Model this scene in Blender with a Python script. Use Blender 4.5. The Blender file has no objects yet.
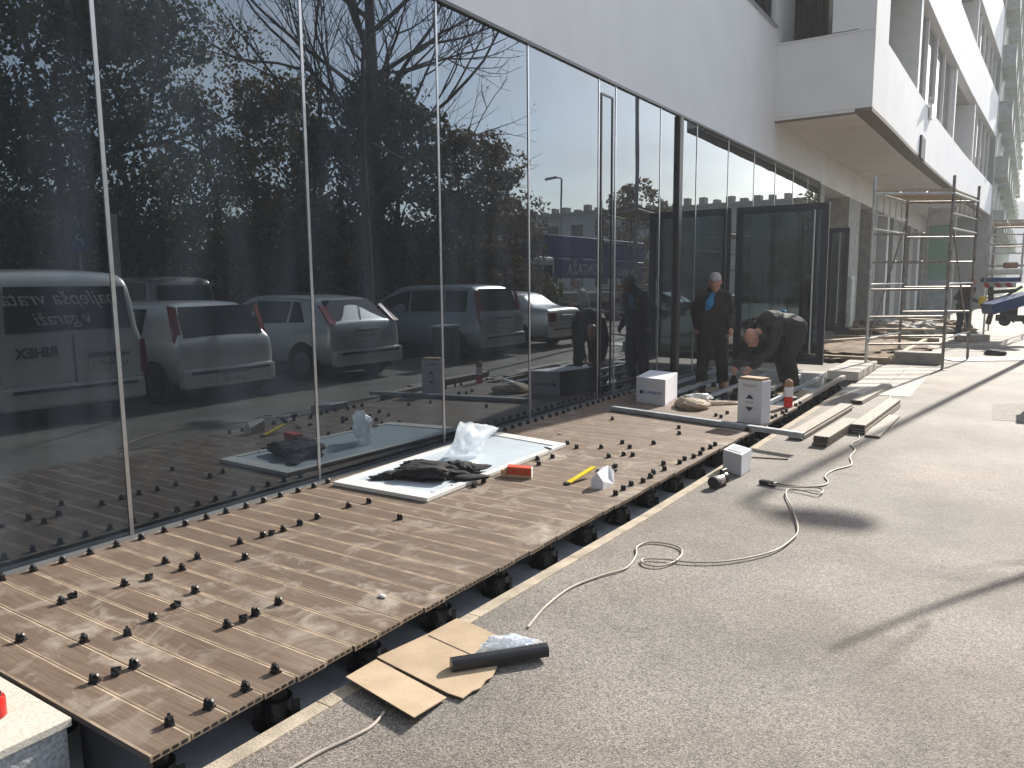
import bpy, bmesh, math, random
from mathutils import Vector, Matrix, noise
random.seed(11)
R = math.radians
scene = bpy.context.scene
col = scene.collection
# ------------------------------------------------------------------ camera model (site survey helper)
FPX = 765.; PITCH = R(7.6); YAW = R(33.3); ROLL = R(0.5); CH = 1.55
G = -4.58          # plane of the shop glass
ZA = -0.14         # asphalt level (deck top is 0)
def ray(px, py):
    x = (px-512)/FPX; y = -(py-384)/FPX
    c, s = math.cos(ROLL), math.sin(ROLL)
    xr = x*c+y*s; yr = -x*s+y*c
    Z = yr*math.cos(PITCH)-math.sin(PITCH); F = math.cos(PITCH)+yr*math.sin(PITCH)
    return Vector((-math.sin(YAW)*F+math.cos(YAW)*xr, math.cos(YAW)*F+math.sin(YAW)*xr, Z))
def P(px, py, z=0.):
    d = ray(px, py); t = (z-CH)/d.z
    return Vector((d.x*t, d.y*t, z))
def PX(px, py, x):
    d = ray(px, py); t = x/d.x
    return Vector((x, d.y*t, CH+d.z*t))
def PY(px, py, y):
    d = ray(px, py); t = y/d.y
    return Vector((d.x*t, y, CH+d.z*t))
def PD(px, py, dep):   # at forward depth
    d = ray(px, py); f = -math.sin(YAW)*d.x+math.cos(YAW)*d.y; t = dep/f
    return Vector((d.x*t, d.y*t, CH+d.z*t))
def MIR(v): return Vector((2*G-v.x, v.y, v.z))
# ------------------------------------------------------------------ tags
def tag(o, label=None, cat=None, group=None, kind=None):
    if label: o['label'] = label
    if cat: o['category'] = cat
    if group: o['group'] = group
    if kind: o['kind'] = kind
    return o
def empty(name, loc=(0,0,0), label=None, cat=None, group=None, rz=0):
    o = bpy.data.objects.new(name, None); col.objects.link(o)
    o.location = loc; o.rotation_euler = (0,0,rz); o.empty_display_size = .1
    return tag(o, label, cat, group)
def copy_tree(o, parent=None):
    c = o.copy(); col.objects.link(c)
    if parent: c.parent = parent
    for ch in list(o.children): copy_tree(ch, c)
    return c
# ------------------------------------------------------------------ mesh builder
class MB:
    def __init__(s): s.v = []; s.f = []; s.m = []; s.sm = []
    def add(s, vs, fs, mi=0, smooth=False):
        b = len(s.v); s.v += [tuple(v) for v in vs]
        for f in fs: s.f.append([i+b for i in f]); s.m.append(mi); s.sm.append(smooth)
        return s
    def box(s, c, d, rz=0, mi=0, rot=None):
        m = rot if rot is not None else Matrix.Rotation(rz, 3, 'Z')
        vs = []
        for i in (-1,1):
            for j in (-1,1):
                for k in (-1,1):
                    vs.append(Vector(c)+m@Vector((i*d[0]/2, j*d[1]/2, k*d[2]/2)))
        return s.add(vs, [(0,1,3,2),(4,6,7,5),(0,4,5,1),(2,3,7,6),(0,2,6,4),(1,5,7,3)], mi)
    def bb(s, x0,x1,y0,y1,z0,z1, mi=0):
        return s.box(((x0+x1)/2,(y0+y1)/2,(z0+z1)/2),(abs(x1-x0),abs(y1-y0),abs(z1-z0)),0,mi)
    def prism(s, poly, z0, z1, mi=0):      # poly list of (x,y)
        n = len(poly)
        vs = [(p[0],p[1],z0) for p in poly]+[(p[0],p[1],z1) for p in poly]
        a = sum(poly[i][0]*poly[(i+1)%n][1]-poly[(i+1)%n][0]*poly[i][1] for i in range(n))
        fs = [list(range(n))[::-1], list(range(n,2*n))]+[(i,(i+1)%n,(i+1)%n+n,i+n) for i in range(n)]
        if a < 0: fs = [list(f)[::-1] for f in fs]
        return s.add(vs, fs, mi)
    def tube(s, pts, r, n=8, mi=0, cap=True, smooth=True):
        pts = [Vector(p) for p in pts]
        if not isinstance(r, (list,tuple)): r = [r]*len(pts)
        vs = []; up = None
        for i,p in enumerate(pts):
            t = (pts[min(i+1,len(pts)-1)]-pts[max(i-1,0)])
            if t.length < 1e-9: t = Vector((0,0,1))
            t.normalize()
            if up is None:
                up = Vector((0,0,1)) if abs(t.z)<.9 else Vector((1,0,0))
            a = t.cross(up)
            if a.length < 1e-6: a = t.cross(Vector((1,0,0)))
            a.normalize(); b = a.cross(t); up = b
            for k in range(n):
                an = 2*math.pi*k/n
                vs.append(p+(a*math.cos(an)+b*math.sin(an))*r[i])
        fs = []
        for i in range(len(pts)-1):
            for k in range(n):
                k2 = (k+1)%n
                fs.append((i*n+k, i*n+k2, (i+1)*n+k2, (i+1)*n+k))
        s.add(vs, fs, mi, smooth)
        if cap:
            b = len(s.v)-len(vs)
            s.f.append([b+k for k in range(n)][::-1]); s.m.append(mi); s.sm.append(False)
            s.f.append([b+(len(pts)-1)*n+k for k in range(n)]); s.m.append(mi); s.sm.append(False)
        return s
    def lathe(s, prof, c=(0,0,0), n=20, mi=0, axis=None, smooth=True):   # prof: (r,z)
        vs = []
        m = Matrix.Identity(3) if axis is None else Vector((0,0,1)).rotation_difference(Vector(axis)).to_matrix()
        for r,z in prof:
            for k in range(n):
                a = 2*math.pi*k/n
                vs.append(Vector(c)+m@Vector((r*math.cos(a), r*math.sin(a), z)))
        fs = []
        for i in range(len(prof)-1):
            for k in range(n):
                k2=(k+1)%n
                fs.append((i*n+k,i*n+k2,(i+1)*n+k2,(i+1)*n+k))
        fs.append(list(range(n))[::-1]); fs.append([(len(prof)-1)*n+k for k in range(n)])
        return s.add(vs, fs, mi, smooth)
    def build(s, name, mats, parent=None, bevel=0, sharp=35):
        if not isinstance(mats,(list,tuple)): mats=[mats]
        me = bpy.data.meshes.new(name)
        off = Vector((0,0,0))
        if parent is not None:
            q = parent
            while q is not None: off += q.location; q = q.parent
        me.from_pydata([(v[0]-off.x,v[1]-off.y,v[2]-off.z) for v in s.v], [], s.f)
        for m in mats: me.materials.append(m)
        me.polygons.foreach_set('material_index', s.m)
        me.polygons.foreach_set('use_smooth', s.sm)
        me.update()
        if any(s.sm):
            try: me.set_sharp_from_angle(angle=R(sharp))
            except Exception: pass
        o = bpy.data.objects.new(name, me); col.objects.link(o)
        if parent is not None: o.parent = parent
        if bevel:
            b = o.modifiers.new('b','BEVEL'); b.width = bevel; b.segments = 2; b.limit_method='ANGLE'
        return o
# ------------------------------------------------------------------ materials
def mat(name, c, rough=.7, metal=0, var=.15, scale=6., bump=.0, bscale=60., spec=None, stretch=None, c2=None, alpha=None, trans=0, ior=None, coat=0, emis=None):
    m = bpy.data.materials.new(name); m.use_nodes = True
    nt = m.node_tree; b = nt.nodes['Principled BSDF']
    tc = nt.nodes.new('ShaderNodeTexCoord'); src = tc.outputs['Object']
    if stretch:
        mp = nt.nodes.new('ShaderNodeMapping'); mp.inputs['Scale'].default_value = stretch
        nt.links.new(src, mp.inputs['Vector']); src = mp.outputs['Vector']
    n = nt.nodes.new('ShaderNodeTexNoise'); n.inputs['Scale'].default_value = scale; n.inputs['Detail'].default_value = 5
    nt.links.new(src, n.inputs['Vector'])
    cr = nt.nodes.new('ShaderNodeValToRGB')
    a = [max(0,x*(1-var)) for x in c]; d = [min(1,x*(1+var)) for x in (c2 or c)]
    cr.color_ramp.elements[0].position=.32; cr.color_ramp.elements[1].position=.68
    cr.color_ramp.elements[0].color = (*a,1); cr.color_ramp.elements[1].color = (*d,1)
    nt.links.new(n.outputs['Fac'], cr.inputs['Fac']); nt.links.new(cr.outputs['Color'], b.inputs['Base Color'])
    b.inputs['Roughness'].default_value = rough; b.inputs['Metallic'].default_value = metal
    if spec is not None: b.inputs['Specular IOR Level'].default_value = spec
    if ior: b.inputs['IOR'].default_value = ior
    if alpha is not None: b.inputs['Alpha'].default_value = alpha
    if trans: b.inputs['Transmission Weight'].default_value = trans
    if coat: b.inputs['Coat Weight'].default_value = coat; b.inputs['Coat Roughness'].default_value=.05
    if bump:
        n2 = nt.nodes.new('ShaderNodeTexNoise'); n2.inputs['Scale'].default_value=bscale; n2.inputs['Detail'].default_value=4
        nt.links.new(src, n2.inputs['Vector'])
        bp = nt.nodes.new('ShaderNodeBump'); bp.inputs['Strength'].default_value=bump; bp.inputs['Distance'].default_value=.01
        nt.links.new(n2.outputs['Fac'], bp.inputs['Height']); nt.links.new(bp.outputs['Normal'], b.inputs['Normal'])
    return m
def asphalt_mat(name, lo, hi, speck=170, big=.35):
    m = bpy.data.materials.new(name); m.use_nodes=True; nt=m.node_tree; b=nt.nodes['Principled BSDF']
    tc=nt.nodes.new('ShaderNodeTexCoord')
    v=nt.nodes.new('ShaderNodeTexVoronoi'); v.inputs['Scale'].default_value=speck; nt.links.new(tc.outputs['Object'],v.inputs['Vector'])
    sep=nt.nodes.new('ShaderNodeSeparateColor'); nt.links.new(v.outputs['Color'],sep.inputs['Color'])
    cr=nt.nodes.new('ShaderNodeValToRGB'); e=cr.color_ramp.elements
    e[0].position=0; e[0].color=(*lo,1); e[1].position=1; e[1].color=(*hi,1)
    x=cr.color_ramp.elements.new(.5); x.color=(*[(p+q)*.44 for p,q in zip(lo,hi)],1)
    x=cr.color_ramp.elements.new(.9); x.color=(*[min(1,q*.86) for q in hi],1)
    nt.links.new(sep.outputs[0],cr.inputs['Fac'])
    n=nt.nodes.new('ShaderNodeTexNoise'); n.inputs['Scale'].default_value=.9; n.inputs['Detail'].default_value=7; n.inputs['Roughness'].default_value=.6
    nt.links.new(tc.outputs['Object'],n.inputs['Vector'])
    mr=nt.nodes.new('ShaderNodeMapRange'); mr.inputs[1].default_value=.3; mr.inputs[2].default_value=.7
    mr.inputs[3].default_value=1-big; mr.inputs[4].default_value=1+big*.6; nt.links.new(n.outputs['Fac'],mr.inputs[0])
    # worn brownish patches
    n3=nt.nodes.new('ShaderNodeTexNoise'); n3.inputs['Scale'].default_value=.5; n3.inputs['Detail'].default_value=3
    nt.links.new(tc.outputs['Object'],n3.inputs['Vector'])
    warm=nt.nodes.new('ShaderNodeMix'); warm.data_type='RGBA'; warm.blend_type='MULTIPLY'
    cw=nt.nodes.new('ShaderNodeValToRGB'); cw.color_ramp.elements[0].position=.42; cw.color_ramp.elements[1].position=.66
    cw.color_ramp.elements[0].color=(1,1,1,1); cw.color_ramp.elements[1].color=(1.0,.93,.86,1)
    nt.links.new(n3.outputs['Fac'],cw.inputs['Fac'])
    warm.inputs[0].default_value=1; nt.links.new(cr.outputs['Color'],warm.inputs[6]); nt.links.new(cw.outputs['Color'],warm.inputs[7])
    mx=nt.nodes.new('ShaderNodeVectorMath'); mx.operation='SCALE'
    nt.links.new(warm.outputs[2],mx.inputs[0]); nt.links.new(mr.outputs[0],mx.inputs['Scale'])
    n4=nt.nodes.new('ShaderNodeTexNoise'); n4.inputs['Scale'].default_value=2.6; n4.inputs['Detail'].default_value=8; n4.inputs['Roughness'].default_value=.65; n4.inputs['Distortion'].default_value=1.2
    nt.links.new(tc.outputs['Object'],n4.inputs['Vector'])
    m4=nt.nodes.new('ShaderNodeMapRange'); m4.inputs[1].default_value=.56; m4.inputs[2].default_value=.70; m4.inputs[3].default_value=1.0; m4.inputs[4].default_value=.80; nt.links.new(n4.outputs['Fac'],m4.inputs[0])
    n5=nt.nodes.new('ShaderNodeTexNoise'); n5.inputs['Scale'].default_value=55; n5.inputs['Detail'].default_value=3
    nt.links.new(tc.outputs['Object'],n5.inputs['Vector'])
    m5=nt.nodes.new('ShaderNodeMapRange'); m5.inputs[1].default_value=.35; m5.inputs[2].default_value=.65; m5.inputs[3].default_value=.92; m5.inputs[4].default_value=1.08; nt.links.new(n5.outputs['Fac'],m5.inputs[0])
    mm=nt.nodes.new('ShaderNodeMath'); mm.operation='MULTIPLY'; nt.links.new(m4.outputs[0],mm.inputs[0]); nt.links.new(m5.outputs[0],mm.inputs[1])
    mx2=nt.nodes.new('ShaderNodeVectorMath'); mx2.operation='SCALE'; nt.links.new(mx.outputs[0],mx2.inputs[0]); nt.links.new(mm.outputs[0],mx2.inputs['Scale'])
    nt.links.new(mx2.outputs[0],b.inputs['Base Color'])
    b.inputs['Roughness'].default_value=.74; b.inputs['Specular IOR Level'].default_value=.4
    bp=nt.nodes.new('ShaderNodeBump'); bp.inputs['Strength'].default_value=.5; bp.inputs['Distance'].default_value=.004
    nt.links.new(v.outputs['Distance'],bp.inputs['Height']); bp.invert=True; nt.links.new(bp.outputs['Normal'],b.inputs['Normal'])
    return m
M_asph = asphalt_mat('asphalt', (.064,.059,.054), (.385,.355,.315), 225, .42)
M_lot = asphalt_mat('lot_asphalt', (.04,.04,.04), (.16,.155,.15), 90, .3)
M_kerb = mat('kerb_concrete', (.40,.34,.26), .9, var=.25, scale=9, bump=.5, bscale=120)
M_pit = mat('pit_concrete', (.58,.62,.66), .9, var=.3, scale=3, bump=.3, bscale=40)
M_slab = mat('pale_terrazzo', (.56,.52,.44), .8, var=.18, scale=90, bump=.2, bscale=200)
M_slabside = mat('rough_concrete', (.34,.35,.35), .9, var=.28, scale=70, bump=.8, bscale=90)
M_paver = mat('paver', (.48,.45,.40), .85, var=.15, scale=12, bump=.3)
M_soil = mat('soil', (.17,.12,.075), .95, var=.5, scale=5, bump=1, bscale=25)
M_conc = mat('concrete', (.38,.37,.34), .85, var=.2, scale=4, bump=.3)
M_plaster = mat('white_plaster', (.83,.83,.825), .85, var=.035, scale=1.3, bump=.08, bscale=250)
M_cream = mat('cream_soffit', (.80,.775,.74), .85, var=.06, scale=1.2)
M_brownedge = mat('brown_trim', (.16,.13,.10), .7)
M_black = mat('black_plastic', (.012,.012,.014), .35, var=.3)
M_blackm = mat('black_matt', (.02,.02,.022), .7, var=.3)
M_dark = mat('dark_trim', (.03,.032,.036), .4)
M_alu = mat('aluminium', (.55,.56,.57), .35, .9, var=.08, scale=12)
M_galv = mat('galvanised', (.36,.39,.42), .5, .4, var=.15, scale=14)
M_rust = mat('scaffold_steel', (.26,.23,.21), .5, .5, var=.4, scale=9)
M_scafl = mat('scaffold_zinc', (.55,.55,.53), .45, .4, var=.2, scale=9)
M_white = mat('white_paint', (.78,.78,.77), .5, var=.04)
M_carton = mat('white_carton', (.70,.71,.75), .7, var=.05, scale=8)
M_card = mat('cardboard', (.40,.305,.205), .85, var=.14, scale=5, bump=.15, bscale=60)
M_paper = mat('kraft_paper', (.42,.33,.24), .8, var=.2, scale=8, bump=.4, bscale=20)
M_red = mat('red_card', (.55,.07,.03), .6, var=.15)
M_redp = mat('red_plastic', (.65,.02,.015), .35, var=.1)
M_orange = mat('orange_side', (.55,.33,.2), .7)
M_yellow = mat('yellow_paint', (.80,.60,.02), .4, var=.08)
M_cable = mat('beige_cable', (.42,.37,.31), .6, var=.2)
M_cloth = mat('black_cloth', (.008,.008,.010), .85, var=.4, bump=.5, bscale=90)
M_glaze = mat('panel_glaze', (.56,.63,.68), .25, var=.06)
M_pvc = mat('white_frame', (.74,.73,.68), .4, var=.05)
M_tyre = mat('tyre', (.02,.02,.02), .8)
M_rim = mat('rim', (.35,.36,.38), .35, .8)
M_skin = mat('skin', (.50,.25,.175), .5, var=.1, scale=20)
M_hairw = mat('white_hair', (.40,.385,.37), .7, var=.25, scale=60, bump=.8, bscale=150)
M_brown = mat('tan_boot', (.30,.17,.10), .7)
M_ink = mat('ink', (.03,.03,.05), .6)
M_blueink = mat('blue_ink', (.16,.2,.42), .6)
M_beigep = mat('grey_panel', (.42,.40,.37), .8, var=.1)
M_greenp = mat('green_panel', (.16,.30,.22), .7, var=.12, scale=2)
M_ply = mat('timber', (.46,.36,.25), .8, var=.2, scale=6, stretch=(1,8,8))
M_bark = mat('bark', (.10,.085,.07), .95, var=.35, scale=10, bump=.8, bscale=30)

def leaf_mat(name, c, c2):
    m = mat(name, c, .7, var=.3, scale=1.2, c2=c2)
    nt = m.node_tree; b = nt.nodes['Principled BSDF']; out = nt.nodes['Material Output']
    tr = nt.nodes.new('ShaderNodeBsdfTranslucent'); tr.inputs['Color'].default_value = (c2[0],c2[1],c2[2]*.7,1)
    mx = nt.nodes.new('ShaderNodeMixShader'); mx.inputs[0].default_value=.3
    nt.links.new(b.outputs[0],mx.inputs[1]); nt.links.new(tr.outputs[0],mx.inputs[2]); nt.links.new(mx.outputs[0],out.inputs['Surface'])
    return m
M_leafd = leaf_mat('leaf_dark', (.045,.052,.026), (.09,.095,.04))
M_leafg = leaf_mat('leaf_green', (.065,.075,.032), (.14,.135,.055))
M_leafb = leaf_mat('leaf_brown', (.09,.068,.038), (.19,.14,.07))

# tinted mirror glass of the shop front
def glass_mat(name, tint=(.014,.017,.021), ior=2.25):
    m = bpy.data.materials.new(name); m.use_nodes=True; nt=m.node_tree; b=nt.nodes['Principled BSDF']
    b.inputs['Roughness'].default_value=0.0; b.inputs['IOR'].default_value=ior; b.inputs['Specular Tint'].default_value=(.78,.90,1.0,1)
    tc=nt.nodes.new('ShaderNodeTexCoord')
    dirt=nt.nodes.new('ShaderNodeTexNoise'); dirt.inputs['Scale'].default_value=1.6; dirt.inputs['Detail'].default_value=8
    mp=nt.nodes.new('ShaderNodeMapping'); mp.inputs['Scale'].default_value=(1,1.6,.35)
    nt.links.new(tc.outputs['Object'],mp.inputs['Vector']); nt.links.new(mp.outputs[0],dirt.inputs['Vector'])
    cr=nt.nodes.new('ShaderNodeValToRGB'); cr.color_ramp.elements[0].position=.45; cr.color_ramp.elements[1].position=.8
    cr.color_ramp.elements[0].color=(*tint,1); cr.color_ramp.elements[1].color=(tint[0]*4,tint[1]*4,tint[2]*4,1)
    nt.links.new(dirt.outputs['Fac'],cr.inputs['Fac']); nt.links.new(cr.outputs['Color'],b.inputs['Base Color'])
    n=nt.nodes.new('ShaderNodeTexNoise'); n.inputs['Scale'].default_value=.9; n.inputs['Detail'].default_value=1
    nt.links.new(tc.outputs['Object'],n.inputs['Vector'])
    bp=nt.nodes.new('ShaderNodeBump'); bp.inputs['Strength'].default_value=.05; bp.inputs['Distance'].default_value=.03
    nt.links.new(n.outputs['Fac'],bp.inputs['Height']); nt.links.new(bp.outputs['Normal'],b.inputs['Normal'])
    return m
M_glass = glass_mat('shop_glass',ior=2.35)
M_wglass = glass_mat('window_glass', (.02,.022,.025), 1.4)
M_carglass = mat('car_glass', (.012,.015,.018), .04, var=.2, ior=1.6)

# decking: brown composite, streaks along the board, chalky smears
def deck_mat():
    m=bpy.data.materials.new('brown_composite'); m.use_nodes=True; nt=m.node_tree; b=nt.nodes['Principled BSDF']
    tc=nt.nodes.new('ShaderNodeTexCoord')
    mp=nt.nodes.new('ShaderNodeMapping'); mp.inputs['Scale'].default_value=(1.2,34,1)
    nt.links.new(tc.outputs['Object'],mp.inputs['Vector'])
    n=nt.nodes.new('ShaderNodeTexNoise'); n.inputs['Scale'].default_value=4; n.inputs['Detail'].default_value=6
    nt.links.new(mp.outputs[0],n.inputs['Vector'])
    cr=nt.nodes.new('ShaderNodeValToRGB'); cr.color_ramp.elements[0].position=.3; cr.color_ramp.elements[1].position=.72
    cr.color_ramp.elements[0].color=(.098,.066,.046,1); cr.color_ramp.elements[1].color=(.178,.127,.091,1)
    nt.links.new(n.outputs['Fac'],cr.inputs['Fac'])
    # per board tone
    sx=nt.nodes.new('ShaderNodeSeparateXYZ'); nt.links.new(tc.outputs['Object'],sx.inputs[0])
    fl=nt.nodes.new('ShaderNodeMath'); fl.operation='MULTIPLY_ADD'; fl.inputs[1].default_value=1/.155; fl.inputs[2].default_value=-1.3/.155
    nt.links.new(sx.outputs['Y'],fl.inputs[0])
    f2=nt.nodes.new('ShaderNodeMath'); f2.operation='FLOOR'; nt.links.new(fl.outputs[0],f2.inputs[0])
    wn=nt.nodes.new('ShaderNodeTexWhiteNoise'); wn.noise_dimensions='1D'; nt.links.new(f2.outputs[0],wn.inputs['W'])
    mr=nt.nodes.new('ShaderNodeMapRange'); mr.inputs[3].default_value=.86; mr.inputs[4].default_value=1.12; nt.links.new(wn.outputs['Value'],mr.inputs[0])
    sc=nt.nodes.new('ShaderNodeVectorMath'); sc.operation='SCALE'; nt.links.new(cr.outputs['Color'],sc.inputs[0]); nt.links.new(mr.outputs[0],sc.inputs['Scale'])
    # dusty footprints / smears
    d=nt.nodes.new('ShaderNodeTexNoise'); d.inputs['Scale'].default_value=4.2; d.inputs['Detail'].default_value=9; d.inputs['Roughness'].default_value=.7; d.inputs['Distortion'].default_value=.8
    nt.links.new(tc.outputs['Object'],d.inputs['Vector'])
    dr=nt.nodes.new('ShaderNodeValToRGB'); dr.color_ramp.elements[0].position=.49; dr.color_ramp.elements[1].position=.70
    dr.color_ramp.elements[0].color=(0,0,0,1); dr.color_ramp.elements[1].color=(.85,.85,.85,1)
    nt.links.new(d.outputs['Fac'],dr.inputs['Fac'])
    d2=nt.nodes.new('ShaderNodeTexNoise'); d2.inputs['Scale'].default_value=1.1; d2.inputs['Detail'].default_value=4
    nt.links.new(tc.outputs['Object'],d2.inputs['Vector'])
    d3=nt.nodes.new('ShaderNodeMapRange'); d3.inputs[1].default_value=.38; d3.inputs[2].default_value=.62; nt.links.new(d2.outputs['Fac'],d3.inputs[0])
    mm=nt.nodes.new('ShaderNodeMath'); mm.operation='MULTIPLY'; nt.links.new(dr.outputs['Color'],mm.inputs[0]); nt.links.new(d3.outputs[0],mm.inputs[1])
    mx=nt.nodes.new('ShaderNodeMix'); mx.data_type='RGBA'; nt.links.new(mm.outputs[0],mx.inputs[0])
    nt.links.new(sc.outputs[0],mx.inputs[6]); mx.inputs[7].default_value=(.42,.37,.31,1)
    nt.links.new(mx.outputs[2],b.inputs['Base Color'])
    b.inputs['Roughness'].default_value=.62
    w=nt.nodes.new('ShaderNodeTexWave'); w.bands_direction='Y'; w.inputs['Scale'].default_value=40; w.inputs['Distortion'].default_value=.4
    nt.links.new(tc.outputs['Object'],w.inputs['Vector'])
    bp=nt.nodes.new('ShaderNodeBump'); bp.inputs['Strength'].default_value=.15; bp.inputs['Distance'].default_value=.002
    nt.links.new(w.outputs['Fac'],bp.inputs['Height']); nt.links.new(bp.outputs['Normal'],b.inputs['Normal'])
    return m
M_deck = deck_mat()
M_deckedge = mat('worn_board_edge', (.36,.275,.195), .7, var=.3, scale=10)
M_boardg = mat('grey_board', (.33,.29,.245), .75, var=.12, scale=6, stretch=(8,1,8))
M_boarddk = mat('shaded_board_core', (.07,.055,.05), .8, var=.3)  # core tone darkened to stand for shade on plank ends and hollows

def text_mesh(s, name, size, m, loc, xdir, updir, parent=None, shear=0, extr=.002, align='CENTER', bold=0):
    c = bpy.data.curves.new(name,'FONT'); c.body=s; c.size=size; c.extrude=extr; c.align_x=align; c.shear=shear; c.offset=bold
    o = bpy.data.objects.new(name,c)
    me = bpy.data.meshes.new_from_object(o); bpy.data.objects.remove(o)
    x=Vector(xdir).normalized(); u=Vector(updir).normalized(); n=x.cross(u)
    mt = Matrix((x,u,n)).transposed()
    off = Vector((0,0,0)); q=parent
    while q is not None: off+=q.location; q=q.parent
    for v in me.vertices: v.co = mt@v.co+Vector(loc)-off
    me.materials.clear(); me.materials.append(m)
    ob=bpy.data.objects.new(name,me); col.objects.link(ob)
    if parent is not None: ob.parent=parent
    return ob

# ================================================================== SETTING
XK0, XK1 = -2.20, -2.09       # kerb strip
KP=[(-2.30,1.0),(-2.29,1.5),(-2.25,3.0),(-2.17,5.3),(-2.15,13.4)]; KW=.072
tag(MB().prism([(260,-80),(260,400),(XK1,400),(XK1,13.41)]+[(a+KW,b) for a,b in KP[::-1]]+[(-2.30+KW,-80)],-.6,ZA).bb(-60,XK1,16.9,400,-.60,ZA).bb(-60,XK1,-80,-1.5,-.6,ZA).bb(-4.3,XK1,13.8,16.9,-.60,ZA-.004)
    .build('pavement', M_asph), kind='structure')
kb = MB()
pts = [(-2.30,1.0),(-2.29,1.5),(-2.25,3.0),(-2.17,5.3),(-2.15,13.4)]
y=1.0
def kx(y):
    for (a,b),(c,d) in zip(pts,pts[1:]):
        if y<=d: return a+(c-a)*(y-b)/(d-b)
    return pts[-1][0]
while y < 13.4:
    y2=min(y+1.0,13.4)
    kb.prism([(kx(y),y),(kx(y)+KW+.004,y),(kx(y2)+KW+.004,y2-.006),(kx(y2),y2-.006)],-.55,ZA+.004); y=y2
tag(kb.build('kerb', M_kerb), kind='structure')
# asphalt wedge left of the kerb start (near the camera)
tag(MB().prism([(-2.55,-1.5),(-2.2,-1.5),(-2.2,.995),(-2.31,.995)],-.6,ZA-.004).build('pavement_edge',M_asph),kind='structure')
tag(MB().bb(-5.2,XK0+.08,-1.5,13.9,-.60,-.26).build('trench_floor', M_pit), kind='structure')
# parking lot and verge further out (seen mirrored in the glass)
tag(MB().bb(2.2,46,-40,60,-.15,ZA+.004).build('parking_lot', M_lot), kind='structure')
# pale slab left of the deck
A=P(77,714,0); B=P(0,750,0); d=(B-A); B2=A+d*7
sl=empty('concrete_landing',(-3.6,.6,-.33),'pale speckled concrete landing slab butting the near end of the deck','landing')
MB().prism([(-4.5,1.285),(A.x,1.285),(B2.x,B2.y),(-4.5,B2.y)],-.035,-.004).build('slab',M_slab,sl,bevel=.003)
MB().prism([(-4.5,1.27),(A.x-.012,1.27),(B2.x-.012,B2.y+.01),(-4.5,B2.y)],-.33,-.037).build('block',M_slabside,sl)
rc=P(-3,716,0)
o=empty('red_can',rc,'small red can standing on the pale slab at the left edge','can')
MB().lathe([(.03,0),(.032,.003),(.032,.07),(.028,.078)],rc).build('can_body',M_redp,o)
MB().lathe([(.02,.078),(.02,.09)],rc).build('cap',M_blackm,o)

# ================================================================== SHOP BUILDING
bd = empty('office_building',(G-2,12,ZA),'white plastered office building with a tall mirrored glass shop front and projecting upper floors','building')
ys=[-5.4,-3.8,-2.2,-.6,1.0,2.58,4.15,5.76,7.34,9.03,9.52,11.05,12.6,14.25,15.9,17.5,19.1,20.6,22.0]
GH=4.08
for i,(a,b) in enumerate(zip(ys,ys[1:])):
    m=MB(); t=random.uniform(-.0012,.0012); tz=random.uniform(-.0012,.0012)
    vs=[(G+t,a+.006,-.01),(G-t,b-.006,-.01),(G-t+tz,b-.006,GH),(G+t+tz,a+.006,GH)]
    vs+= [(v[0]-.02,v[1],v[2]) for v in vs]
    m.add(vs,[(0,1,2,3),(7,6,5,4),(0,4,5,1),(1,5,6,2),(2,6,7,3),(3,7,4,0)])
    o=m.build('glass_pane',M_glass,bd)
for b in ys:
    MB().bb(G+.002,G+.007,b-.0125,b+.0125,-.008,GH-.002).build('glazing_joint',M_alu,bd)
MB().bb(G-.06,G+.03,ys[0],22.0,GH+.002,GH+.035).build('head_trim',M_dark,bd)
MB().bb(G+.003,G+.075,ys[0],14.6,-.04,-.012).build('sill_trim',mat('sill_grey',(.10,.105,.11),.6),bd)
MB().bb(G-.3,G+.0,ys[0],22.0,-.33,-.012).build('plinth',M_dark,bd)
MB().bb(G-.4,G-.03,ys[0],22.0,-.01,GH).build('dark_backing',M_dark,bd)
fr=MB()
for a in (9.10,9.42): fr.bb(G+.002,G+.012,a-.012,a+.012,.05,3.92)
fr.bb(G+.002,G+.012,9.11,9.41,3.90,3.925); fr.build('door_frame',M_dark,bd)
MB().bb(G+.003,G+.05,11.72,11.86,0,GH-.003).build('post',M_dark,bd)
# upper wall with window hole: set back part
w=MB()
Z2=GH+.037
wy0,wy1,wz0,wz1=14.2,17.0,6.78,9.0
w.bb(G-.4,G+.02,-12,wy0,Z2,17); w.bb(G-.4,G+.02,wy0,wy1,Z2,wz0); w.bb(G-.4,G+.02,wy0,wy1,wz1,17)
w.bb(G-.4,G+.02,wy1,17.24,Z2,17); w.bb(G-.4,G+.02,17.24,18.6,Z2,17); w.bb(G-.4,G+.02,18.6,22.6,Z2,6.42); w.bb(G-.4,G+.02,18.6,22.6,9.1,17)
w.build('upper_wall',M_plaster,bd)
wn=MB().bb(G-.16,G-.10,wy0,wy1,wz0,wz1).build('window',M_wglass,bd)
f=MB(); 
for yy in (wy0+.03,wy0+1.4,wy1-.3,wy1-.03): f.bb(G-.10,G-.06,yy-.03,yy+.03,wz0,wz1)
f.bb(G-.10,G-.06,wy0,wy1,wz0,wz0+.06); f.build('frame',M_dark,wn)
MB().bb(G-.1,G+.07,wy0-.05,wy1+.08,wz0-.03,wz0-.002).build('sill',M_alu,wn)
wn=MB().bb(G-.2,G-.14,18.6,22.6,6.42,9.1).build('balcony_door',M_wglass,bd)
for yy in (18.65,19.9,21.2,22.5): MB().bb(G-.14,G-.08,yy-.05,yy+.05,6.42,9.1).build('frame_bar',M_dark,wn)
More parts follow.
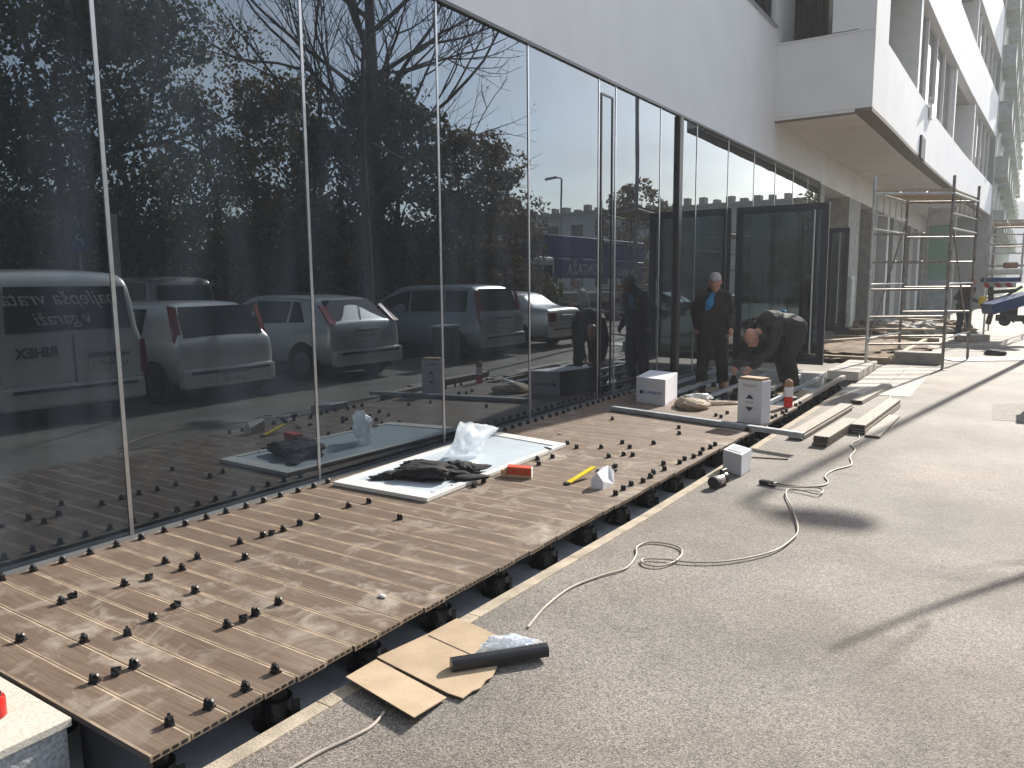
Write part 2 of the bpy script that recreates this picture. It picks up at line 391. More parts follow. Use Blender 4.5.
for yy in (5.5,9.5):
    wn=MB().bb(G+.021,G+.03,yy-1.3,yy+1.3,wz0+1.2,wz1+.8).build('window',M_wglass,bd)
# projecting floors: gently curved front
CV=[(-2.66,17.24),(-2.62,19),(-2.59,21),(-2.55,24.2),(-2.46,27.6),(-2.35,31),(-2.27,33),(-2.12,37),(-1.98,40),(-1.76,44.5),(-1.5,50)]
def cvx(y):
    for (a,b),(c,d) in zip(CV,CV[1:]):
        if y<=d: return a+(c-a)*(y-b)/(d-b)
    return CV[-1][0]
def band(m,y0,y1,z0,z1,depth=.3,off=0,mi=0):
    n=max(1,int((y1-y0)/1.5)); 
    yy=[y0+(y1-y0)*i/n for i in range(n+1)]
    m.prism([(cvx(q)+off,q) for q in yy]+[(cvx(q)+off-depth,q) for q in yy[::-1]],z0,z1,mi)
m=MB(); band(m,17.24,50,4.96,6.5); band(m,17.24,50,9.1,11.15); band(m,17.24,50,13.1,15.6)
band(m,17.24,18.7,6.5,9.1,.82); m.bb(-3.48,-2.68,17.26,18.6,9.1,15.6)
m.bb(G+.021,-2.96,17.242,17.5,4.96,6.44)
m.build('projecting_wall',M_plaster,bd)
MB().bb(G+.022,-2.66,17.22,17.52,6.442,6.47).build('parapet_cap',M_plaster,bd)
m=MB(); n=24
yy=[17.24+(50-17.24)*i/n for i in range(n+1)]
m.prism([(cvx(q)-.32,q) for q in yy]+[(G+.021,q) for q in yy[::-1]],4.90,4.955)
m.build('soffit',M_cream,bd)
m=MB(); band(m,17.24,50,4.88,4.958,.32,off=-.001); m.bb(G+.022,-2.98,17.242,17.3,4.86,4.955); m.build('soffit_edge',M_brownedge,bd)
# ribbon floors: recessed glazing, posts and loggia walls
m=MB(); band(m,18.7,50,6.5,6.56,1.6,-.3); band(m,18.7,50,9.04,9.098,1.6,-.3); band(m,17.24,50,13.04,13.098,1.6,-.3); m.build('balcony_floor',M_conc,bd)
def ribbon(z0,z1,y0,y1,dep,kinds):
    wn=MB(); band(wn,y0,y1,z0,z1,.05,-dep); wo=wn.build('window_band',M_wglass,bd)
    q=y0
    while q<=y1:
        MB().bb(cvx(q)-dep,cvx(q)-dep+.09,q-.05,q+.05,z0,z1).build('frame_bar',M_white if kinds else M_dark,wo); q+=2.1 if kinds else 1.6
ribbon(6.56,9.04,18.8,24.0,.9,0); ribbon(6.56,9.04,24.4,33,.25,1); ribbon(6.56,9.04,33,40,1.5,0); ribbon(6.56,9.04,40.3,50,.25,1)
ribbon(11.15,13.04,17.3,33,.25,1); ribbon(11.15,13.04,33,39,1.4,0); ribbon(11.15,13.04,39.2,50,.25,1)
m=MB()
for q0,q1,z0,z1,dp in ((18.7,18.95,6.56,9.04,1.0),(24.05,24.4,6.56,9.04,1.0),(33,33.3,6.56,9.04,1.6),(40,40.3,6.56,9.04,1.6),(32.8,33,11.15,13.04,1.5),(39,39.2,11.15,13.04,1.5)):
    m=MB(); band(m,q0,q1,z0,z1,dp,-.06); m.build('fin_wall',M_white,bd)
# laundry-like blind box and lamps on the front
m=MB(); m.box((cvx(26)+.06,26,6.62),(.12,1.2,.05),.1); m.box((cvx(26)+.06,26.3,6.40),(.07,.5,.4),0); m.build('awning_bracket',M_alu,bd)
MB().bb(cvx(22)+.0,cvx(22)+.10,24.6,25.6,4.9,5.5).build('cable_box',M_blackm,bd); MB().bb(cvx(31)-.25,cvx(31)+.02,33.5,34.3,4.7,4.88).build('floodlight',M_dark,bd)
# ground floor beyond the glass: pillars and recess
m=MB()
for q0,q1 in ((22.0,22.5),(26.2,28.2),(31,32.1),(36.5,38),(42.5,44),(49,51)):
    MB().bb(G-.6,G+.03,q0,q1,ZA,4.075).build('pillar',M_conc,bd)
m=MB()
for q0,q1 in ((34.6,35.1),(39.8,40.5),(46,47)): MB().bb(G-.3,G+.05,q0,q1,ZA,4.075).build('white_post',M_white,bd)
MB().bb(-8,-7.7,22,51,ZA,4.07).build('recess_wall',M_cream,bd)
m=MB(); m.bb(G-1.2,G-1.1,28.4,49,ZA,3.4); m.build('recess_glazing',M_wglass,bd)
MB().bb(-7.7,G+.018,22.0,51,GH,4.895).build('recess_ceiling',M_cream,bd)
MB().bb(-8,G-.41,-12,51,4.9,17).build('upper_mass',M_plaster,bd)
# further, greyer part of the row with balconies
fb=empty('apartment_building',(-6,75,ZA),'grey green apartment block with stacked balconies further down the row','building')
m=MB(); m.prism([(-1.5,50.2),(-.95,104),(-9,104),(-9,50.2)],ZA,21.5); m.build('wall',mat('grey_green_wall',(.24,.27,.26),.85,var=.12,scale=.6),fb)
M_balc=mat('balcony_rail',(.34,.37,.36),.6,var=.2,scale=3); 
M_blwin=mat('dull_window',(.06,.07,.075),.5)
for fl in range(6):
    z=4.3+fl*2.95
    for k in range(9):
        y0=51.5+k*5.8; xx=-1.5+.55*(y0-50)/54
        b=MB().bb(xx,xx+.65,y0,y0+3.6,z-.15,z).build('balcony',M_balc,fb)
        q=MB()
        q.bb(xx+.60,xx+.63,y0,y0+3.6,z+.02,z+.999); q.bb(xx+.02,xx+.59,y0+.02,y0+.05,z+.01,z+.99)
        q.bb(xx+.58,xx+.66,y0,y0+3.6,z+1.0,z+1.06); q.build('railing',M_balc,b)
        MB().bb(xx-.02,xx+.015,y0+.4,y0+3.2,z+.02,z+2.2).build('window',M_blwin,fb)
# ================================================================== ENTRANCE DOORS (perpendicular leaves)
M_navy=mat('navy_frame',(.012,.018,.035),.4,var=.2)
M_clear=bpy.data.materials.new('clear_glass'); M_clear.use_nodes=True; nt=M_clear.node_tree
for n in list(nt.nodes): nt.nodes.remove(n)
oo=nt.nodes.new('ShaderNodeOutputMaterial'); tr_=nt.nodes.new('ShaderNodeBsdfTransparent'); tr_.inputs[0].default_value=(.36,.42,.43,1); gl_=nt.nodes.new('ShaderNodeBsdfGlossy'); gl_.inputs['Roughness'].default_value=.01; gl_.inputs['Color'].default_value=(.85,.93,1,1)
fr_n=nt.nodes.new('ShaderNodeFresnel'); fr_n.inputs[0].default_value=1.9; mxx=nt.nodes.new('ShaderNodeMixShader'); nt.links.new(fr_n.outputs[0],mxx.inputs[0]); nt.links.new(tr_.outputs[0],mxx.inputs[1]); nt.links.new(gl_.outputs[0],mxx.inputs[2]); nt.links.new(mxx.outputs[0],oo.inputs['Surface'])
def leaf(y,x0,x1,z0,z1,name,label,fw=.13):
    e=empty(name,((x0+x1)/2,y,z0),label,'door')
    MB().bb(x0+fw,x1-fw,y-.006,y+.006,z0+fw,z1-fw).build('pane',M_clear,e)
    m=MB(); m.bb(x0,x1,y-.035,y+.035,z1-fw,z1); m.bb(x0,x1,y-.035,y+.035,z0,z0+fw)
    m.bb(x0,x0+fw,y-.035,y+.035,z0+fw,z1-fw); m.bb(x1-fw,x1,y-.035,y+.035,z0+fw,z1-fw); m.build('frame',M_navy,e)
    MB().tube([(x1-fw-.10,y-.09,z0+.2),(x1-fw-.10,y-.09,z1-.12)],.018).build('pull_handle',M_alu,e)
leaf(14.69,G+.06,-2.87,.0,2.9,'entrance_screen','tall navy framed glass entrance screen standing out from the shop front behind the two workmen')
leaf(23.0,G+.06,PY(850,231,23).x,.1,2.95,'entrance_screen','shorter looking navy framed glass screen behind the first, beside the concrete pillar')

# ================================================================== DECK
NB=54; PW=.155; DY0=1.3; DX0=-4.47
def dxo(y): return -2.31+.018*(y-1.3)
dk=empty('timber_deck',(-3.4,5,-.33),'brown composite board deck on black pedestals running along the glass shop front','deck')
m=MB()
for i in range(NB):
    a=DY0+i*PW+.001; b=a+PW-.004; c=.007; xo=dxo(a)+random.uniform(-.006,.006); xi=DX0+random.uniform(-.004,.004); h=random.uniform(-.0006,.0006)
    # top, chamfers, sides
    w_=.009; c=.0018
    vs=[(xi,a,-.025),(xo,a,-.025),(xo,a,-c+h),(xi,a,-c+h),(xi,a+w_,h),(xo,a+w_,h),(xo,b-w_,h),(xi,b-w_,h),(xi,b,-c+h),(xo,b,-c+h),(xo,b,-.025),(xi,b,-.025)]
    m.add(vs,[(0,1,2,3)],2); m.add(vs,[(3,2,5,4),(7,6,9,8)],1); m.add(vs,[(4,5,6,7)],0); m.add(vs,[(8,9,10,11)],2)
    m.add(vs,[(1,10,9,6,5,2)],1); m.add(vs,[(0,3,4,7,8,11)],1); m.add(vs,[(0,11,10,1)],2)
    for k in range(4):
        yc=a+.022+k*.035
        m.bb(xo,xo+.0015,yc-.012,yc+.012,-.019,-.007,3)
m.build('deck_boards',[M_deck,M_deckedge,M_boarddk,M_black],dk)
JX=[-2.42,-2.95,-3.48,-4.0,-4.4]
for j,x in enumerate(JX):
    if j==0:
        m=MB(); m.prism([(-2.53,1.32),(-2.47,1.32),(-2.38,9.68),(-2.44,9.68)],-.075,-.027)
        m.build('joist',M_black,dk)
        MB().bb(-2.30,-2.235,9.70,13.3,-.05,.0).build('joist',M_boardg,dk)
        MB().bb(-2.62,-2.58,9.70,13.3,-.06,-.012).build('joist',M_galv,dk)
    else: MB().bb(x-.03,x+.03,1.32,9.69,-.075,-.027).build('joist',M_black,dk); MB().bb(x-.022,x+.022,9.70,13.3,-.07,-.022).build('joist',M_galv,dk)
def pedestal(x,y,par,r=.085,top=-.078):
    m=MB(); z=-.26
    m.lathe([(r,0),(r,.012),(r*.62,.016),(r*.58,.05),(r*.66,.055),(r*.66,.11),(r*.45,.115),(r*.45,top-z-.02),(r*.75,top-z-.018),(r*.75,top-z)],(x,y,z),14)
    for k in range(6):
        a=k*math.pi/3; m.box((x+math.cos(a)*r*.7,y+math.sin(a)*r*.7,z+.04),(r*.5,.006,.07),a)
    return m.build('pedestal',M_black,par)
y=1.42
while y<13.3:
    xx=dxo(min(y,9.5))-.17
    pedestal(xx,y,dk,.10)
    if y>9.6:
        for x in JX[1:4]: pedestal(x,y,dk)
    y+=.53
for x in (-2.75,-3.2,-3.8,-4.3): pedestal(x,1.42,dk)
# trench end: beam, stacked blocks
tag(MB().bb(G+.01,-2.62,13.42,13.75,-.33,-.01).build('end_beam',M_conc),'grey concrete beam closing the far end of the deck trench','beam')
for i in range(4):
    y=12.75+i*.62
    o=MB().bb(-2.62,-2.12,13.78+i*.52,14.26+i*.52,ZA,-.01+.02).build('paving_block',M_paver,bevel=.008)
    tag(o,['white concrete block nearest the deck end','second white concrete block in the row behind the deck','third white concrete block in the row behind the deck','farthest white concrete block of the row, beside the soil bed'][i],'block','white concrete blocks by the deck end')
m=MB()
q=14.0
for i in range(9):
    for j in range(2):
        m.bb(-2.1+j*.46,-2.1+j*.46+.45,12.2+i*.46,12.2+i*.46+.45,ZA-.02,ZA+.006)
tag(m.build('paving_strip',M_paver),kind='structure')

MB().bb(-2.77,-2.335,1.312,1.327,-.259,-.028).build('end_fascia',M_black,dk)
# ------------------------------------------------------------------ clips
cl=[]
for s,ox,oy,L in (
 (3.2,0,460,[(197,460),(400,402),(530,330),(583,352),(632,316),(768,268),(785,318),(842,247),(907,228),(960,208),(1016,188),(625,425),(67,580),(270,582),(408,560),(490,512),(728,535),(818,497),(892,462),(303,712),(430,664)]),
 (3.657,0,560,[(620,602),(765,542),(900,477),(1008,412)]),
 (3.2,340,400,[(28,344),(93,330),(192,382),(297,310),(358,288),(400,277),(428,280),(460,265),(636,209),(632,192),(680,186),(728,142),(757,155),(836,155),(860,184),(908,178),(903,140),(927,155),(937,180),(1003,142),(882,304),(907,288),(932,274),(970,264),(993,249),(1003,237)]),
 (4.267,480,400,[(728,332),(740,314),(787,300),(783,277),(852,272),(873,257),(912,247),(940,234),(950,217),(983,207),(1003,195),(742,189),(850,147),(848,122),(565,85)]),
 (6.4,680,380,[(545,270),(562,260),(590,247),(612,237),(655,217),(680,205),(672,234),(230,232),(262,242),(302,217),(740,167),(768,154),(430,327),(455,312)])):
    for a,b in L: cl.append(P(ox+a/s,oy+b/s,0))
def clip_mesh():
    m=MB()
    m.box((0,0,.003),(.034,.03,.006)); m.box((0,0,.011),(.012,.022,.012))
    n=10; pr=[(-.016,.006),(.016,.006),(.018,.026),(.011,.034),(.004,.034),(.003,.029),(-.003,.029),(-.006,.036),(-.014,.033),(-.017,.024)]
    vs=[(p[0],-.005,p[1]) for p in pr]+[(p[0],.005,p[1]) for p in pr]; k=len(pr)
    m.add(vs,[list(range(k)),list(range(k,2*k))[::-1]]+[(i,i+k,(i+1)%k+k,(i+1)%k) for i in range(k)])
    m.box((0,.0,.021),(.010,.024,.009)); m.box((0,-.010,.016),(.026,.006,.008))
    m.v=[(a*1.12,b*1.12,c_*1.12) for a,b,c_ in m.v]
    m.box((0,.007,.022),(.022,.004,.014))
    return m
c0=clip_mesh().build('deck_clip',mat('clip_plastic',(.012,.012,.014),.5,var=.3))
first=True
def put_clip(p,lab,rz,lie=False):
    global first
    o=c0 if first else c0.copy()
    if not first: col.objects.link(o)
    first=False
    o.location=p; o.rotation_euler=(R(82) if lie else 0,0,rz)
    if lie: o.location.z+=.01
    tag(o,lab,'clip','black clips on the deck')
for p in cl: put_clip(p,'small black plastic clip standing upright in a seam out on the brown deck boards',random.gauss(.15,.3))
for s,ox,oy,L in ((3.2,0,460,[(570,467),(478,379),(372,682),(245,437),(778,512),(870,237)]),(3.2,340,400,[(882,214)]),(6.4,560,360,[(355,685)])):
    for a,b in L: put_clip(P(ox+a/s,oy+b/s,0),'loose black plastic clip lying on its side on the brown boards',random.uniform(-.4,1.2),True)
for i in range(NB+1):
    y=DY0+i*PW
    if 4.15<y<6.05: continue
    put_clip(Vector((DX0+.055+random.uniform(-.01,.01),y,0)),'black plastic clip in the row along the glass',random.gauss(0,.12))

# ------------------------------------------------------------------ things on the deck
def qbox(A,B,C,h,z=None):
    A=Vector(A);B=Vector(B);C=Vector(C); D=A+(C-B)
    if z is None: z=A.z
    return MB().prism([(A.x,A.y),(B.x,B.y),(C.x,C.y),(D.x,D.y)],z,z+h)
# window panel
c=[P(333,486),P(427,503),P(566,447),P(492,434)]
wp=empty('window_panel',(sum(c,Vector())/4),'white framed pale blue glazed panel lying flat on the deck under a jacket','panel')
def inset(c,k):
    g=sum(c,Vector())/4; return [v.lerp(g,k) for v in c]
ci=inset(c,.13)
m=MB()
for i in range(4):
    j=(i+1)%4
    m.prism([(c[i].x,c[i].y),(c[j].x,c[j].y),(ci[j].x,ci[j].y),(ci[i].x,ci[i].y)],.004,.035)
m.build('frame',M_pvc,wp,bevel=.003)
MB().prism([(v.x,v.y) for v in ci],.004,.026).build('pane',M_glaze,wp)
h=P(543,447,.036); h2=P(553,450,.036)
MB().box((h+h2)/2+Vector((0,0,.004)),(.10,.02,.008),math.atan2((h2-h).y,(h2-h).x)).build('handle',M_black,wp)

def crumple(name,c,dims,mats,seed,amp=.35,sub=5,flat=True,rz=0,freq=1.6,parent=None,spike=0,an=None):
    bm=bmesh.new(); bmesh.ops.create_icosphere(bm,subdivisions=sub,radius=1)
    rot=Matrix.Rotation(rz,3,'Z')
    for v in bm.verts:
        p=v.co.copy(); s=Vector((seed,seed*2.3,-seed)); p0=p.copy()
        if an: w_=noise.noise(p*1.1+s)*.8; p=Vector((p.x*an[0]+w_,p.y*an[1]-w_,p.z*an[2]))
        n=noise.noise(p*freq+s)*amp+abs(noise.noise(p*freq*2.6+s))*amp*.8+(0 if an else abs(noise.noise(p*freq*6+s))*amp*.25)
        q=p0*(1+n)
        if flat: q.z=max(q.z,-.55)+.55
        v.co=rot@Vector((q.x*dims[0]/2,q.y*dims[1]/2,q.z*dims[2]/1.55))+Vector(c)
    me=bpy.data.meshes.new(name); bm.to_mesh(me); bm.free()
    off=Vector((0,0,0))
    if parent is not None:
        off=parent.location
        for v in me.vertices: v.co-=off
    for p in me.polygons: p.use_smooth=not spike
    me.materials.append(mats)
    o=bpy.data.objects.new(name,me); col.objects.link(o)
    if parent is not None: o.parent=parent
    return o
jc=P(425,476,.03)
jk=empty('jacket',jc,'crumpled black work jacket thrown over the near end of the glazed panel','jacket')
crumple('body',jc+Vector((0,.02,0)),(.50,.42,.10),M_cloth,3,.42,5,True,.3,1.0,jk,0,(.7,2.6,1.2))
crumple('sleeve',jc+Vector((-.18,-.16,0)),(.34,.14,.05),M_cloth,5,.35,5,True,.9,1.0,jk,0,(2.8,.6,1))
crumple('sleeve',jc+Vector((.17,.22,.0)),(.30,.2,.09),M_cloth,7,.4,5,True,.5,1.0,jk,0,(2.4,.9,1))
for k,(a,b,z,lb) in enumerate((((452,480),(488,478),.036,'lower flat black folded bag beside the jacket on the white panel'),((456,472),(490,467),.055,'upper flat black folded bag lying on top of another beside the jacket'))):
    p,q=P(*a,z),P(*b,z); ang=math.atan2((q-p).y,(q-p).x); L=(q-p).length
    tag(crumple('folded_bag',(p+q)/2,(L*1.0,.13,.035),M_cloth,9+k,.18,4,True,ang,1.5),lb,'bag','folded black bags')
# clear plastic bag
def film_mat():
    m=bpy.data.materials.new('clear_film'); m.use_nodes=True; nt=m.node_tree; b=nt.nodes['Principled BSDF']; out=nt.nodes['Material Output']
    b.inputs['Base Color'].default_value=(.75,.80,.86,1); b.inputs['Roughness'].default_value=.22
    tc=nt.nodes.new('ShaderNodeTexCoord'); n=nt.nodes.new('ShaderNodeTexNoise'); n.inputs['Scale'].default_value=9; n.inputs['Detail'].default_value=5
    nt.links.new(tc.outputs['Object'],n.inputs['Vector'])
    mr=nt.nodes.new('ShaderNodeMapRange'); mr.inputs[1].default_value=.35; mr.inputs[2].default_value=.65; mr.inputs[3].default_value=.5; mr.inputs[4].default_value=.97
    nt.links.new(n.outputs['Fac'],mr.inputs[0])
    t=nt.nodes.new('ShaderNodeBsdfTransparent'); tl=nt.nodes.new('ShaderNodeBsdfTranslucent'); tl.inputs[0].default_value=(.85,.9,.95,1)
    m1=nt.nodes.new('ShaderNodeMixShader'); m1.inputs[0].default_value=.45; nt.links.new(b.outputs[0],m1.inputs[1]); nt.links.new(tl.outputs[0],m1.inputs[2])
    m2=nt.nodes.new('ShaderNodeMixShader'); nt.links.new(mr.outputs[0],m2.inputs[0]); nt.links.new(t.outputs[0],m2.inputs[1]); nt.links.new(m1.outputs[0],m2.inputs[2])
    nt.links.new(m2.outputs[0],out.inputs['Surface'])
    bp=nt.nodes.new('ShaderNodeBump'); bp.inputs['Strength'].default_value=.8; bp.inputs['Distance'].default_value=.02
    nt.links.new(n.outputs['Fac'],bp.inputs['Height']); nt.links.new(bp.outputs['Normal'],b.inputs['Normal'])
    return m
M_film=film_mat()
# upright sagging bag: sheet draped from an open mouth
pb=P(463,456,.036); rt=Vector((math.cos(YAW),math.sin(YAW),0)); fw=Vector((-math.sin(YAW),math.cos(YAW),0))
prof=[(-.14,.0),(.07,.0),(.17,.12),(.25,.24),(.02,.275),(-.03,.30),(-.09,.17)]   # outline in the bag's own upright plane
m=MB(); NU,NV=26,22
bot=[Vector((-.17,0,0)),Vector((.12,0,0))]; top=[Vector((.0,0,.31)),Vector((.30,0,.25))]
for side in (-1,1):
    vs=[]
    for j in range(NV+1):
        v=j/NV
        for i in range(NU+1):
            u=i/NU
            L=bot[0].lerp(top[0],v); Rr=bot[1].lerp(top[1],v)
            L.x+=.02*math.sin(v*5); Rr.x+=.02*math.sin(v*7+1)
            p=L.lerp(Rr,u); bul=math.sin(math.pi*u)**.6*(math.sin(math.pi*min(1,v*.8+.12))**.7)*.085
            nn=noise.noise(Vector((u*4,v*4,side*3.1)))*.045+abs(noise.noise(Vector((u*9,v*9,side*7.7))))*.03
            y=side*bul+nn*math.sin(math.pi*u)**.3
            z=p.z+noise.noise(Vector((u*5,9,side)))*.03*v
            w=pb+rt*p.x+fw*y+Vector((0,0,max(z,.002)))
            vs.append(w)
    fs=[(j*(NU+1)+i,j*(NU+1)+i+1,(j+1)*(NU+1)+i+1,(j+1)*(NU+1)+i) for j in range(NV) for i in range(NU)]
    m.add(vs,fs,0,True)
tag(m.build('plastic_bag',M_film,sharp=180),'crumpled clear plastic bag standing on the white panel against the glass','bag')
# red box
A,B=P(507,477),P(531,479); C=B+(P(535,468)-P(531,479)).normalized()*.09
rb=empty('red_box',(A+B)/2,'open red and tan cardboard box on the deck beside the glazed panel','box')
qbox(A,B,C,.085).build('body',M_red,rb,bevel=.002)
dirv=(B-A).normalized(); m=MB(); pn=Vector((dirv.y,-dirv.x,0))
qbox(A+pn*.004,B+pn*.004,B+pn*.0005,.022,.002).build('base_band',M_orange,rb)
qbox(A-dirv*.05+pn*.01,A+pn*.01-dirv*.004,A-dirv*.004-pn*.07,.055,.003).build('flap',M_orange,rb)
qbox(B+dirv*.001,B+dirv*.005,C+dirv*.005,.08,.002).build('side',M_pvc,rb)
# white gabled carton
A,B=P(591,488),P(603,489.5); C=P(614,484)
wc=empty('small_carton',(A+C)/2,'small white carton with a slanted open top standing on the deck beside the yellow rule','box')
m=MB(); D=A+(C-B); u=Vector((0,0,1))
h1,h2=.07,.125
vs=[A,B,C,D,A+u*h1,B+u*(h1-.01),C+u*(h2-.02),D+u*h2,(A+B)/2+u*h2,(C+D)/2+u*(h2+.02)]
m.add(vs,[(3,2,1,0),(0,1,5,8,4),(2,3,7,9,6),(1,2,6,9,8,5),(0,4,8,9,7,3)])
m.build('body',M_carton,wc)
# yellow folding rule
A,B=P(568,483,.01),P(594,467,.075)
yr=empty('folding_rule',A,'yellow folding rule propped on the deck beside a small white carton','rule')
d=(B-A); L=d.length; mid=(A+B)/2; ang=math.atan2(d.y,d.x); rotm=Matrix.Rotation(ang,3,'Z')@Matrix.Rotation(-math.asin(d.z/L),3,'Y')
MB().box(mid,(L,.045,.012),rot=rotm).build('blade',M_yellow,yr,bevel=.002)
MB().box(A-d.normalized()*.015,(.03,.05,.02),rot=rotm).build('end_cap',M_blackm,yr)
p,q=P(596,470,.012),P(617,470,.012)
tag(MB().box((p+q)/2,((q-p).length,.03,.012),math.atan2((q-p).y,(q-p).x)).build('flat_bar',M_blackm),'short flat black bar lying behind the small white carton','bar')
for (a,b),lb in (((130,634),'scrap of pale tape stuck on a deck board in the middle foreground'),((560,434),'white scrap lying on the shaded boards near the glass')):
    p=P(a if a>200 else 382,b if a>200 else 597,.003)
    tag(crumple('tape_scrap',p,(.05,.02,.012),M_pvc,a,.4,3),lb,'scrap')
# white box near glass
A,B,C=P(636,402),P(665,406),P(677,397)
b1=empty('white_box',(A+C)/2,'closed white carton with faint blue print standing on the deck near the glass','box')
qbox(A,B,C,.33).build('carton',M_carton,b1,bevel=.004)
d=(B-A).normalized(); n=Vector((d.y,-d.x,0))
text_mesh('ALUMINIUM','print',.055,M_blueink,A.lerp(B,.55)+n*.002+u*.13,d,u,b1)
MB().prism([tuple((A.lerp(B,.14)+n*.003).xy),tuple((A.lerp(B,.23)+n*.003).xy),tuple((A.lerp(B,.23)+n*.001).xy),tuple((A.lerp(B,.14)+n*.001).xy)],.12,.165).build('logo',M_ink,b1)
E_=B.lerp(C,.5); d2=(C-B).normalized()
# tall white box with arrows
A,B,C=P(737,422),P(761,425),P(767,420)
A=P(737,421.5)
b2=empty('tall_white_box',(A+C)/2,'tall white carton with two black triangle arrows standing at the deck edge','box')
H2=.47
d=(B-A).normalized(); C=B+Vector((-d.y,d.x,0))*.18
qbox(A,B,C,H2).build('carton',M_carton,b2,bevel=.004)
n=Vector((d.y,-d.x,0)); W2=(B-A).length
def tri(cx,cz,w,h,up,par):
    c=A+d*(cx)+n*.003
    s=1 if up else -1
    vs=[c-d*w/2+u*cz,c+d*w/2+u*cz,c+u*(cz+s*h)]; vs2=[v-n*.002 for v in vs]
    MB().add(vs+vs2,[(0,1,2) if up else (0,2,1),(3,5,4) if up else (3,4,5),(0,3,4,1),(1,4,5,2),(2,5,3,0)]).build('arrow',M_ink,par)
tri(W2/2,.27,.10,.05,True,b2); tri(W2/2,.18,.10,.05,False,b2)
text_mesh('FRAGILE','print',.045,M_beigep,A.lerp(B,.5)+n*.002+u*.40,d,u,b2)
text_mesh('keep dry','print',.028,M_beigep,A.lerp(B,.5)+n*.002+u*.225,d,u,b2)
D=A+(C-B)
qbox(A+(C-B)*.05+d*.01,B+(C-B)*.05-d*.01,C-(C-B)*.05-d*.01,.03,H2-.001).build('lid',M_card,b2)
# paper bag
pc=P(690,409)
pbg=empty('paper_sack',pc,'crumpled brown paper sack lying open on the deck between the two white cartons','sack')
crumple('sack',pc+Vector((-.02,.12,0)),(.42,.56,.14),M_paper,21,.16,4,True,.6,1.0,pbg,1)
crumple('flap',pc+rt*.42+fw*.3+Vector((0,0,.0)),(.5,.10,.05),M_paper,25,.3,4,True,YAW+.1,1.3,pbg,1)
crumple('lining',pc+rt*.12+fw*.1+Vector((0,0,.11)),(.3,.16,.06),M_pvc,29,.4,4,True,YAW,1.6,pbg,1)
# fire-red canister
pc=P(788,407)
cn=empty('spray_canister',pc,'red and white canister standing on the deck edge by the bending man','canister')
MB().lathe([(.046,0),(.052,.005),(.052,.13)],pc).build('lower_band',M_redp,cn)
MB().lathe([(.0522,.131),(.0522,.25)],pc).build('label_band',M_carton,cn)
MB().lathe([(.05,.251),(.05,.31),(.04,.33),(.02,.335),(.02,.345)],pc).build('cap',M_brown,cn)
# long metal profile
A,B=P(610,406,.05),P(803,435,.03)
A=P(612,408,.035); 
d=(B-A); L=d.length; rotm=Matrix.Rotation(math.atan2(d.y,d.x),3,'Z')@Matrix.Rotation(-math.asin(d.z/L),3,'Y')
tag(MB().box((A+B)/2,(L,.075,.05),rot=rotm).build('metal_profile',M_galv,bevel=.004),'long grey aluminium profile lying across the deck from the glass to the plank stack','profile')
# box and tool on the kerb
A,B,C=P(724,471,ZA),P(741,477,ZA),P(751,470,ZA)
d=(B-A).normalized()
kb_=empty('grey_carton',(A+C)/2,'small pale grey carton standing on the kerb beside a power tool','box')
m=qbox(A-d*.02,B,C,.19,ZA+.004); m.build('carton',M_carton,kb_,bevel=.004)
DD=A+(C-B)
qbox(A.lerp(C,.12),B.lerp(DD,.12),C.lerp(A,.12),.004,ZA+.195).build('lid_panel',M_galv,kb_)
pt=P(713,489,ZA); ax=(P(736,478,ZA)-pt); ax.z=0; ax.normalize(); pz=pt+Vector((0,0,.052))
tl=empty('power_tool',pt,'stubby black and silver power tool lying on the kerb beside a grey carton','tool')
MB().lathe([(.03,-.005),(.05,0),(.052,.03),(.048,.05)],pz,axis=ax).build('nose',M_blackm,tl)
MB().lathe([(.042,.051),(.044,.06),(.044,.15),(.04,.155)],pz,axis=ax).build('barrel',mat('tool_metal',(.45,.38,.37),.35,.5,var=.2,scale=30),tl)
MB().lathe([(.045,.156),(.05,.165),(.05,.215),(.03,.235)],pz,axis=ax).build('rear_body',M_black,tl)
MB().box(pz+ax*.19+Vector((0,0,.055)),(.09,.03,.05),math.atan2(ax.y,ax.x)).build('grip',M_black,tl,bevel=.006)
p,q=P(752,457,ZA+.006),P(788,459,ZA+.006)
tag(MB().box((p+q)/2,((q-p).length,.03,.012),math.atan2((q-p).y,(q-p).x)).build('thin_strip',M_brownedge),'thin dark strip lying across the kerb behind the grey carton','slat')  # thin dark strip raised slightly off the kerb
# cardboard
cb=empty('cardboard_sheet',P(430,670,ZA),'torn folded brown cardboard sheet lying on the kerb and asphalt','cardboard')
z0=ZA+.012
p1=[P(*q,z0) for q in ((377,658),(429,634),(457,619),(478,627),(497,636),(500,655),(497,668),(492,678),(486,681),(480,689),(472,692),(463,699),(448,694))]
p0=[P(*q,z0+.02) for q in ((346,680),(414,720))]
p0b=[P(*q,z0+.016) for q in ((446.5,694.5),(376,657))]
MB().prism([tuple(v.xy) for v in p1],z0,z0+.005).build('large_flap',M_card,cb)
m=MB(); vs=[p0[0]+u*.015,p0[1]+u*.012,p0b[0]-u*.012,p0b[1]-u*.010]; vs2=[v-u*.005 for v in vs]
m.add(vs+vs2,[(0,1,2,3),(7,6,5,4),(0,4,5,1),(1,5,6,2),(2,6,7,3),(3,7,4,0)]); m.build('small_flap',M_card,cb)
m=MB(); a,b=P(428,635,z0+.0065),P(495,665,z0+.0065); m.box((a+b)/2,((b-a).length*.98,.004,.002),math.atan2((b-a).y,(b-a).x)); m.build('crease',M_brownedge,cb)
